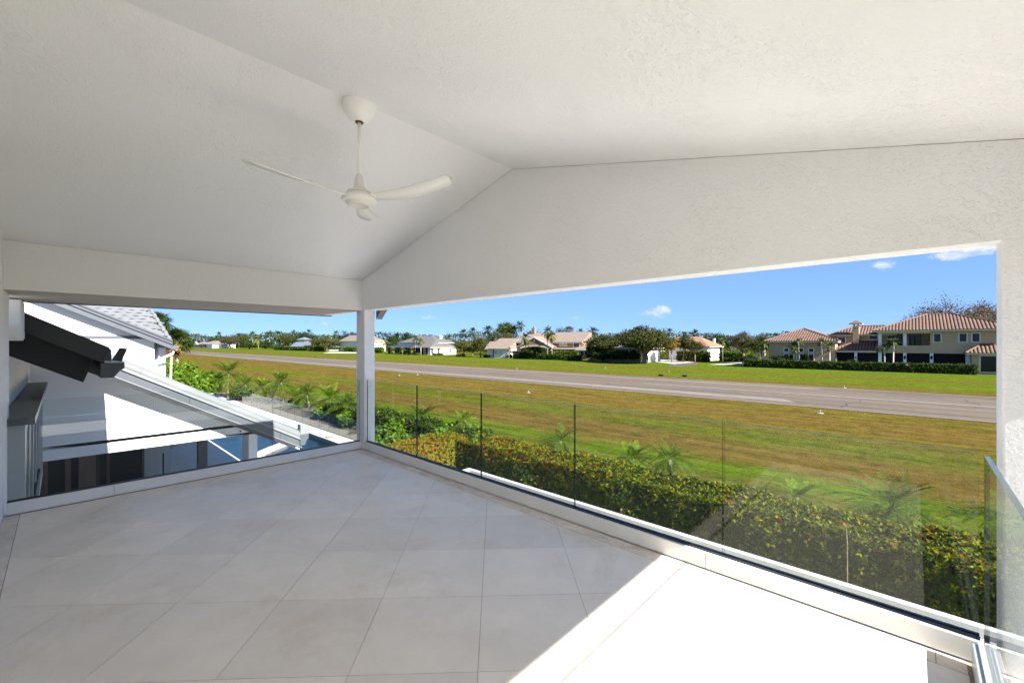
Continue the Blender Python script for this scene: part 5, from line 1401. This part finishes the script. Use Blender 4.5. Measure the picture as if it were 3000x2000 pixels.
# ---- white garage house with tan hip roof ----------------------------------
Yg = 116.0
tg = thing('tan_roof_house', 'plain white house with tan hip roof half hidden by the corner post', 'house', (X_(1040, Yg), Yg, 0))
xg0 = X_(998, Yg); Xg1 = X_(1066, Yg)
ye = Xg1/ray(1129)[0]*ray(1129)[1]
box('wall', xg0, Xg1, Yg, ye, 0, Z_(1000, 999, Yg), M['white_far'], tg)
hip_roof(tg, xg0-1.0, Xg1+1.0, Yg-1, ye+1, Z_(1000, 999, Yg), X_(1022, Yg+6), Xg1-9, (Yg+ye)/2, Z_(1020, 982, Yg+6), M['tan_tile'], M['cream_trim'])
box('garage_door', Xg1-.02, Xg1+.06, Yg+3, ye-3, 0, 3.8, M['white_metal'], tg)
hedge('bright clipped hedge before the white garage house', X_(1015, 112), X_(1128, 112), 110, 112, 2.4, 3000, .8, lambda P, rg: rg.integers(0, 2, len(P)), wob=.1, mats=[L['shrub'], L['shrub'], L['mid']])

# ---- pavilion house with blue-grey metal roof --------------------------------
Yv = 112.0
pv_ = thing('pavilion_house', 'low house with blue-grey pyramid metal roof and cupola', 'house', (X_(888, Yv), Yv, 0))
c0, c1 = X_(846, Yv), X_(926, Yv)
cy_ = Yv+9
box('wall', c0+3, c1-3, Yv+2, Yv+16, 0, Z_(888, 1017, Yv), M['white_far'], pv_)
part('roof', MB().add([(c0,Yv,Z_(888,1016,Yv)),(c1,Yv,Z_(888,1016,Yv)),(c1,Yv+18,Z_(888,1016,Yv)),(c0,Yv+18,Z_(888,1016,Yv)),
    (X_(880,cy_),cy_-2,Z_(888,999,cy_)),(X_(902,cy_),cy_-2,Z_(888,999,cy_)),(X_(902,cy_),cy_+2,Z_(888,999,cy_)),(X_(880,cy_),cy_+2,Z_(888,999,cy_))], [(0,1,5,4),(1,2,6,5),(2,3,7,6),(3,0,4,7),(4,5,6,7)]), M['blue_metal'], pv_)
zq = Z_(888, 999, cy_)
part('cupola', MB().box(X_(881,cy_), X_(901,cy_), cy_-2, cy_+2, zq, zq+1.0), M['white_far'], pv_)
part('cupola_roof', MB().add([(X_(877,cy_),cy_-3,zq+1),(X_(905,cy_),cy_-3,zq+1),(X_(905,cy_),cy_+3,zq+1),(X_(877,cy_),cy_+3,zq+1),(X_(891,cy_),cy_,zq+2.9)], [(0,1,4),(1,2,4),(2,3,4),(3,0,4)]), M['blue_metal'], pv_)
hedge('low dark hedge in front of the pavilion house', X_(803, 106), X_(885, 106), 106, 109, 2.1, 2600, .9, dark_pick, wob=.1)
hedge('brighter hedge in front of the pavilion house, right half', X_(888, 106), X_(948, 106), 106, 109, 3.0, 2000, .9, lambda P, rg: rg.integers(0, 2, len(P)), wob=.1, mats=[L['shrub'], L['mid'], L['mid']])

# ---- cottage at the far end -------------------------------------------------
Yc = 104.0
ct = thing('far_cottage', 'tiny white cottage with brown roof at the far runway end', 'house', (X_(595, Yc), Yc, 0))
k0, k1 = X_(569, Yc), X_(622, Yc)
box('wall', k0, k1, Yc, Yc+20, 0, Z_(590, 1008, Yc), M['white_far'], ct)
part('roof', MB().add([(k0-1,Yc-1,Z_(590,1008,Yc)),(k1+1,Yc-1,Z_(590,1008,Yc)),(k1+1,Yc+21,Z_(590,1008,Yc)),(k0-1,Yc+21,Z_(590,1008,Yc)),((k0*1.6+k1*.4)/2,Yc+10,Z_(590,998,Yc)),((k0*.5+k1*1.5)/2,Yc+10,Z_(590,998,Yc))], [(0,1,5,4),(1,2,5),(2,3,4,5),(3,0,4)]), M['brown_tile'], ct)
part('gable', MB().prism([(k0+2,Yc-1.5,3),(k0+28,Yc-1.5,3),(k0+15,Yc-1.5,Z_(590,1000,Yc))], (0,1,0)), M['white_far'], ct)

# ---- brick house behind the oaks ---------------------------------------------
Yo = 97.0
ob = thing('brick_garage_house', 'tan brick house with white garage doors behind the big oak', 'house', (X_(1850, Yo), Yo, 0))
Xo = X_(1876, Yo)
yo1 = Xo/ray(1935)[0]*ray(1935)[1]
box('wall', X_(1745, Yo), Xo, Yo, yo1, 0, Z_(1850, 1018, Yo), M['brick'], ob)
box('garage_door', Xo-.02, Xo+.07, Yo+1.3, Yo+(yo1-Yo)*.45, 0, Z_(1850, 1028, Yo), M['white_metal'], ob)
box('garage_door', Xo-.02, Xo+.07, Yo+(yo1-Yo)*.5, yo1-.5, 0, Z_(1850, 1028, Yo), M['white_metal'], ob)
hip_roof(ob, X_(1738, Yo), Xo+1, Yo-1, yo1+1, Z_(1850, 1018, Yo), X_(1850, Yo+6), Xo-6, (Yo+yo1)/2, Z_(1850, 966, Yo+6), M['tan_tile'], M['cream_trim'])
window_y(ob, X_(1834, Yo), X_(1842, Yo), Z_(1840, 1045, Yo), Z_(1840, 1022, Yo), Yo, M['cream_trim'], M['dark_glass'], .15)
window_y(ob, X_(1800, Yo), X_(1812, Yo), Z_(1806, 1042, Yo), Z_(1806, 1026, Yo), Yo, M['cream_trim'], M['dark_glass'], .15)
setp(part('driveway', MB().add([(gnd(1895,1054).x, gnd(1895,1054).y, .02), (gnd(1905,1058).x, gnd(1905,1058).y, .02), (gnd(1975,1066).x, gnd(1975,1066).y, .02), (gnd(2048,1060).x, gnd(2048,1060).y, .02), (gnd(1985,1052.5).x, gnd(1985,1052.5).y, .02), (gnd(1930,1051.5).x, gnd(1930,1051.5).y, .02)], [(0,1,2,3,4,5)]), M['concrete']), 'pale concrete driveway beside the white garage doors', 'driveway', kind='structure')
setp(part('mulch_patch', MB().add([(*gnd(1955,1071).xy, .015), (*gnd(1985,1074.5).xy, .015), (*gnd(2040,1069).xy, .015), (*gnd(2050,1061).xy, .015), (*gnd(1976,1066.3).xy, .015)], [(0,1,2,3,4)]), M['mulch']), 'brown bare soil below the concrete driveway', 'soil', kind='structure')
setp(part('garden_path', MB().add([(*gnd(2075,1068).xy, .02), (*gnd(2190,1068.5).xy, .02), (*gnd(2190,1061).xy, .02), (*gnd(2140,1062).xy, .02)], [(0,1,2,3)]), M['concrete']), 'pale path leading to the big tiled house', 'path', kind='structure')

# ---- orange-roofed house -------------------------------------------------------
Yr = 120.0
orh = thing('orange_roof_house', 'white house with orange tile hip roof beyond the oaks', 'house', (X_(2030, Yr), Yr, 0))
Xr1 = X_(2073, Yr); yr1 = Xr1/ray(2108)[0]*ray(2108)[1]
box('wall', X_(1960, Yr), Xr1, Yr, yr1, 0, Z_(2050, 1014, Yr), M['white_far'], orh)
box('garage_door', Xr1-.02, Xr1+.07, Yr+2, yr1-2, 0, 3.6, M['white_metal'], orh)
hip_roof(orh, X_(1952, Yr), Xr1+1, Yr-1, yr1+1, Z_(2050, 1014, Yr), X_(1985, Yr+8), X_(2049, Yr+8), Yr+8, Z_(2040, 985.5, Yr+8), M['orange_tile'], M['cream_trim'])
box('chimney', X_(2088, Yr+9), X_(2093, Yr+9), Yr+9, Yr+10, 4, Z_(2090, 991, Yr+9), M['white_far'], orh)
hedge('yellow green clipped hedge left of the orange-roofed house', X_(1984, 112), X_(2072, 112), 112, 114, Z_(2030, 1032, 112), 3000, .6, lambda P, rg: rg.integers(0, 2, len(P)), wob=.15, mats=[L['palm_yellow'], L['mid'], L['mid']])
hedge('green hedge right of the white garage wall with orange roof', X_(2110, 117), X_(2180, 117), 117, 119, 2.2, 2000, .6, lambda P, rg: rg.integers(0, 2, len(P)), wob=.15, mats=[L['mid'], L['shrub'], L['mid']])
setp(part('driveway', MB().add([(*gnd(2074,1041.5).xy, .02), (*gnd(2185,1046).xy, .02), (*gnd(2185,1042).xy, .02), (*gnd(2108,1040).xy, .02)], [(0,1,2,3)]), M['concrete']), 'far concrete driveway at the orange-roofed house', 'driveway', kind='structure')
sg_ = at(2147, 1023, 112); sgn = thing('yard_sign', 'small pale rectangular sign left of the big tiled house', 'sign', (sg_.x, 112, 0))
part('board', MB().box(sg_.x-.5, sg_.x+.5, 112, 112.06, sg_.z-.3, sg_.z+.35), M['white_far'], sgn)
part('post', MB().box(sg_.x-.05, sg_.x+.05, 112.06, 112.14, 0, sg_.z), M['fascia_dark'], sgn)
setp(part('driveway', MB().add([(*gnd(1935,1029.5).xy, .02), (*gnd(1890,1029.8).xy, .02), (*gnd(1880,1027.5).xy, .02), (*gnd(1960,1027.5).xy, .02)], [(0,1,2,3)]), M['concrete']), 'thin strip of concrete seen past the golden tree', 'driveway', kind='structure')
setp(part('driveway', MB().add([(*gnd(945,1034.5).xy, .02), (*gnd(1045,1034.5).xy, .02), (*gnd(1045,1031).xy, .02), (*gnd(965,1031).xy, .02)], [(0,1,2,3)]), M['concrete']), 'pale drive in front of the white garage house', 'driveway', kind='structure')

# ================================================================== FAR TREES
ft, fp = far_tree, far_palm
# distant woods that read as one mass
def woods(Y0, top0, seed, leaf, name_, label, n):
    rg = np.random.default_rng(seed); PP, SS = [], []
    for px in np.arange(380, 3100, 5.0):
        Y = Y0 + 10*math.sin(px*.05+seed); s = mpp(px, Y)
        topp = top0 + 5*math.sin(px*.021) + 3*math.sin(px*.083+1) + 2.5*math.sin(px*.31) + (4 if px < 700 else 0)
        h = CAMZ + (CY-topp)*s
        p = at(px, CY, Y)
        q = np.stack([rg.normal(p.x, 5*s, n), rg.normal(Y, 4, n), h*(1-rg.uniform(0,1,n)**1.6)], 1)
        PP.append(q); SS.append(np.full(n, 4.2*s))
    V, Fq = leaves(np.concatenate(PP), np.concatenate(SS), .8, .2, .4)
    o = put(name_, np_mesh(name_, V, Fq, L[leaf]))
    setp(o, label, 'woods', kind='stuff')
woods(170, 980, 5, 'oak', 'distant_woods', 'distant band of dark trees behind all the houses', 60)
woods(142, 1000, 8, 'dark', 'understorey', 'low dark band of shrubs between and behind the far houses', 50)
DG = 'trees in the far tree line'
fp('slender palm standing above the far left tree line', 641, 122, 981, 11, 'palm', 16)
ft('brownish thin tree left of the round dark tree in the far line', 672, 116, 984, 26, 'brown', 700)
ft('rounded dark green tree at the far lawn edge', 731, 108, 1000, 26, 'dark', 900, bottom=1022)
fp('yellow green palm between two dark round trees', 757, 108, 995, 15, 'palm_y', 14)
ft('small egg-shaped dark green tree beside the yellow palm', 779, 106, 999, 14, 'dark', 600, bottom=1022)
ft('broad olive tree behind the pavilion roof, left', 838, 124, 976, 34, 'oak', 1100)
ft('broad dark tree behind the pavilion cupola', 893, 128, 972, 38, 'dark', 1200)
ft('leafy olive tree between the pavilion and the white garage', 958, 108, 984, 32, 'olive', 1300, bottom=1027)
ft('dry brownish tree right of the pavilion roof', 928, 116, 988, 16, 'brown', 600)
ft('tall dark tree behind the white garage house', 1018, 135, 970, 30, 'dark', 1000)
ft('wide green tree in the far line above the pale path', 700, 135, 977, 40, 'oak', 1000)
ft('green tree at the far left of the tree line', 635, 118, 990, 22, 'dark', 700)
ft('small dark tree before the tiny cottage', 590, 100, 1008, 12, 'brown', 300)
for px, cpy, lab in ((700,985,'left one of the far palms over the tree line'),(740,980,'second far palm over the tree line'),(790,979,'third far palm over the tree line'),(905,975,'palm rising behind the pavilion cupola'),(985,978,'palm behind the left of the white garage house'),(860,977,'palm between the olive and dark trees behind the pavilion'),(815,979,'fourth far palm over the tree line')):
    fp(lab, px, 132, cpy, 12, 'palm', 14, DG)
fp('small yellow palm at the right corner of the white garage house', 1130, 108, 1004, 13, 'palm_y', 14)
ft('dark tree behind the grey tile house, left', 1150, 140, 984, 22, 'dark', 700)
sp = ft('narrow spire-shaped pine behind the grey tile house', 1164, 145, 974, 6, 'dark', 260, bottom=1000, name='pine_tree')
ft('round green tree behind the ridge of the grey tile house', 1196, 128, 975, 18, 'dark', 800)
ft('dark round tree behind the grey tile house chimney', 1262, 135, 983, 16, 'dark', 500)
fp('palm in front of the grey roof, left of a pair', 1217, 100, 992, 12, 'palm', 16)
fp('palm in front of the grey roof, right of a pair', 1233, 99, 1000, 12, 'palm_y', 16, tr=.2)
for px, lab in ((1152,'leftmost of three small palms by the pool screen'),(1178,'middle of three small palms by the pool screen'),(1205,'rightmost of three small palms by the pool screen')):
    fp(lab, px, 101.5, 1025, 10, 'palm_y', 16)
for k, px in enumerate((1165, 1193, 1222, 1275, 1290)):
    ft(['low shrub, first along the grey tile house','low shrub, second along the grey tile house','low shrub, third along the grey tile house','low reddish shrub below the white wall','low dark shrub at the right of the white wall'][k], px, 100.5, 1034, 9, ['dark','dark','mid','brown','brown'][k], 300, bottom=1041, name='shrub', cat='shrub')
fp('palm behind the white wall with grey roof', 1316, 122, 988, 12, 'palm', 16)
ft('leaning olive tree right of the white wall', 1360, 100, 993, 27, 'olive', 1500, bottom=1030, lean=(.06, 0))
ft('dense olive tree left of the peach house', 1408, 99, 986, 24, 'olive', 1500, bottom=1034)
ft('dark shrub under the olive trees', 1385, 103, 1005, 18, 'dark', 700, name='shrub', cat='shrub')
ft('red leaved low shrub under the leaning olive tree', 1350, 97, 1036, 13, 'brown', 350, bottom=1046, name='shrub', cat='shrub')
for px, cpy, r_, lab in ((1357,976,15,'tall palm behind the olive trees, first from the left'),(1385,972,16,'tall palm behind the olive trees, second from the left'),(1430,967,17,'tall dark palm left of the peach turret'),(1456,974,14,'palm close behind the peach turret'),(1521,955,18,'highest palm behind the peach chimney'),(1505,968,15,'palm just left of the highest palm')):
    fp(lab, px, 122, cpy, r_, 'palm', 20)
ft('tall round green tree behind the peach house', 1481, 126, 944, 24, 'mid', 1500, bottom=985)
ft('dry brownish tree behind the left peach wing', 1480, 114, 976, 26, 'brown', 900, bottom=1000)
ft('dark tree left of the peach turret', 1445, 118, 970, 18, 'dark', 700)
ft('dark tree line tree behind the peach ridge, left', 1570, 130, 962, 30, 'dark', 1100)
ft('dark tree line tree behind the peach ridge, right', 1640, 132, 954, 26, 'dark', 1100)
fp('drooping palm before the peach gable', 1540, 97, 990, 17, 'palm', 18, lo=-60)
fp('tall palm right of the peach gable', 1604, 97.5, 972, 19, 'palm', 20, lo=-60)
fp('yellowish palm beside the tall one right of the peach gable', 1617, 97, 984, 17, 'palm_y', 18, lo=-60)
ft('wide round dark shrub filling the peach arch', 1566, 99.2, 1017, 37, 'dark', 2600, bottom=1042, name='shrub', cat='shrub', ls=.5)
fp('small palm before the left peach wing', 1452, 97, 1030, 11, 'palm', 16)
ft('dark bush left of the peach wing', 1428, 97.5, 1038, 12, 'dark', 400, bottom=1048, name='shrub', cat='shrub')
ft('dark bush before the left peach wing', 1492, 97.5, 1036, 9, 'dark', 350, bottom=1049, name='shrub', cat='shrub')
s1 = mpp(1672, 112)
for px, cpy, r_, lab in ((1668,968,16,'silver fan palm behind the peach roof end'),(1690,986,15,'lower silver fan palm right of the peach roof')):
    fp(lab, px, 112, cpy, r_, 'silver', 26)
fp('palm behind the right peach wing', 1700, 118, 972, 13, 'palm', 16)
fp('broad palm between the peach house and the oak', 1736, 112, 972, 18, 'palm', 22)
ft('broad mottled oak left of the big oak', 1768, 96, 981, 40, 'oak', 3200, bottom=1030, ls=.42)
ft('dark cypress-like bush at the left of the oaks', 1734, 94.5, 1002, 17, 'dark', 1300, bottom=1056, ls=.4)
ft('dark shrub mass below the mottled oak', 1762, 94.5, 1030, 24, 'dark', 1400, bottom=1056, name='shrub', cat='shrub', ls=.4)
ft('dark tree between the two oaks', 1812, 101, 974, 26, 'dark', 1500, bottom=1030)
ft('big spreading oak with a forked trunk on the far lawn', 1890, 93.5, 957, 66, 'oak', 7500, bottom=1033, ls=.40, clumps=70, trunk_r=.75, limbs=9, shell=.45, seed=21)
for px, lab in ((1806,'dark shrub left of the window in the brick house wall'),(1828,'dark shrub between the windows of the brick house'),(1856,'dark shrub by the garage corner of the brick house')):
    ft(lab, px, 95.2, 1026, 15, 'dark', 700, bottom=1056, name='shrub', cat='shrub', ls=.4)
ft('golden leaved tree right of the big oak', 1968, 104, 990, 20, 'gold', 1300, bottom=1034)
ft('grey green tree left of the orange roof', 2003, 108, 976, 28, 'oak', 1800, bottom=1034)
ft('brownish tree before the orange roof', 2036, 108, 994, 22, 'oak', 1300, bottom=1034)
fp('palm above the golden tree', 1962, 128, 973, 15, 'palm', 18)
fp('palm above the grey green tree', 2036, 135, 977, 15, 'palm', 18)
ft('tree behind the orange ridge', 2075, 140, 975, 24, 'oak', 900)
ft('dark tree right behind the orange-roofed house', 2110, 138, 976, 24, 'dark', 900)
fp('small palm beside the yard sign', 2117, 116, 1000, 12, 'palm_y', 14)
ft('wide bare-looking brown tree left of the big tiled house', 2178, 112, 970, 42, 'brown', 2400, bottom=1030)
ft('green shrub tree at the left corner of the big tiled house', 2235, 108, 980, 30, 'mid', 1500, bottom=1040)
ft('dark shrub left of the long hedge', 2195, 96.5, 1040, 22, 'dark', 900, bottom=1062, name='shrub', cat='shrub')
fp('dark palm behind the left pavilion roof', 2272, 125, 985, 12, 'palm', 16)
# slim palms before the big house
for px, cpy, r_, kd, lab in ((2217,1025,9,'xmas_y','leftmost slim palm left of the pavilion wall'),(2227,1016,10,'xmas_y','second slim palm left of the pavilion wall'),(2236,1026,9,'xmas_y','third slim palm left of the pavilion wall'),(2241,1008,13,'xmas','tallest slim palm left of the pavilion wall'),
        (2326,1014,14,'xmas','left slim palm between the pavilion windows'),(2342,1000,14,'xmas','tall slim palm between the pavilion windows'),(2335,1027,10,'xmas_y','low yellow slim palm between the pavilion windows'),
        (2410,1001,14,'xmas','slim palm at the right end of the pavilion'),(2430,1014,14,'xmas','slim palm before the closed umbrella'),(2592,1018,16,'xmas','darker slim palm before the upper loggia'),(2616,1003,17,'xmas','bright slim palm before the upper loggia')):
    fp(lab, px, 97.2, cpy, r_, kd, 15, 'slim palms before the big tiled house', tr=.12, bark=M['tan_bark'], lean=(random.uniform(-.05,.05), 0))
ft('leafy dark shrub under the pavilion windows', 2288, 97.2, 1042, 24, 'dark', 1000, bottom=1060, name='shrub', cat='shrub')
ft('small bright shrub before the screened porch', 2512-16, 98.3, 1052, 10, 'mid', 400, bottom=1068, name='shrub', cat='shrub')
for px, lab in ((2320,'left dark column-shaped shrub between the pavilion windows'),(2362,'right dark column-shaped shrub between the pavilion windows')):
    ft(lab, px, 98.4, 1036, 7, 'dark', 500, bottom=1060, name='shrub', cat='shrub')
# bare spreading tree behind the big house
def bare_tree():
    Y = 135.0; px = 2835; s = mpp(px, Y); p = at(px, CY, Y); rg = np.random.default_rng(9)
    t = thing('bare_tree', 'large spreading half bare tree behind the big tiled roof', 'tree', (p.x, p.y, 0))
    b = MB(); tips = []
    def grow(a, d, ln, r_, lev):
        e = a + d*ln; mid = a.lerp(e, .5) + Vector(rg.normal(size=3))*ln*.06
        b.tube([a, mid, e], [r_, r_*.85, r_*.65], 5, cap=False)
        if lev == 0: tips.append(e); return
        if lev <= 2: tips.append(e)
        for _ in range(3 if lev > 1 else 3):
            v = d + Vector(rg.normal(size=3))*.62; v.z = max(v.z, -.05)*.9+.05; v.normalize()
            grow(e, v, ln*rg.uniform(.62,.82), r_*.6, lev-1)
    H = CAMZ + (CY-880)*s
    for k in range(5):
        a = k*2*math.pi/5+.3
        grow(Vector((0,0,H*.22)), Vector((math.cos(a)*1.0, math.sin(a)*.9, .85)).normalized(), H*.24, .42, 4)
    b.tube([(0,0,0),(0,0,H*.23)], [.8,.65], 8)
    zmax = max(q.z for q in tips); k_ = H/zmax
    v = [(x*k_*1.0, y*k_, z*k_) for x, y, z in b.v]
    put('trunk', mkmesh('trunk', v, b.f, M['bark']), t)
    T_ = np.array([tuple(q) for q in tips])*k_
    P = np.repeat(T_, 24, 0) + rg.normal(size=(len(T_)*24,3))*.75
    V, Fq = leaves(P, .32, .55, .2); put('crown', np_mesh('crown', V, Fq, L['bare']), t)
bare_tree()
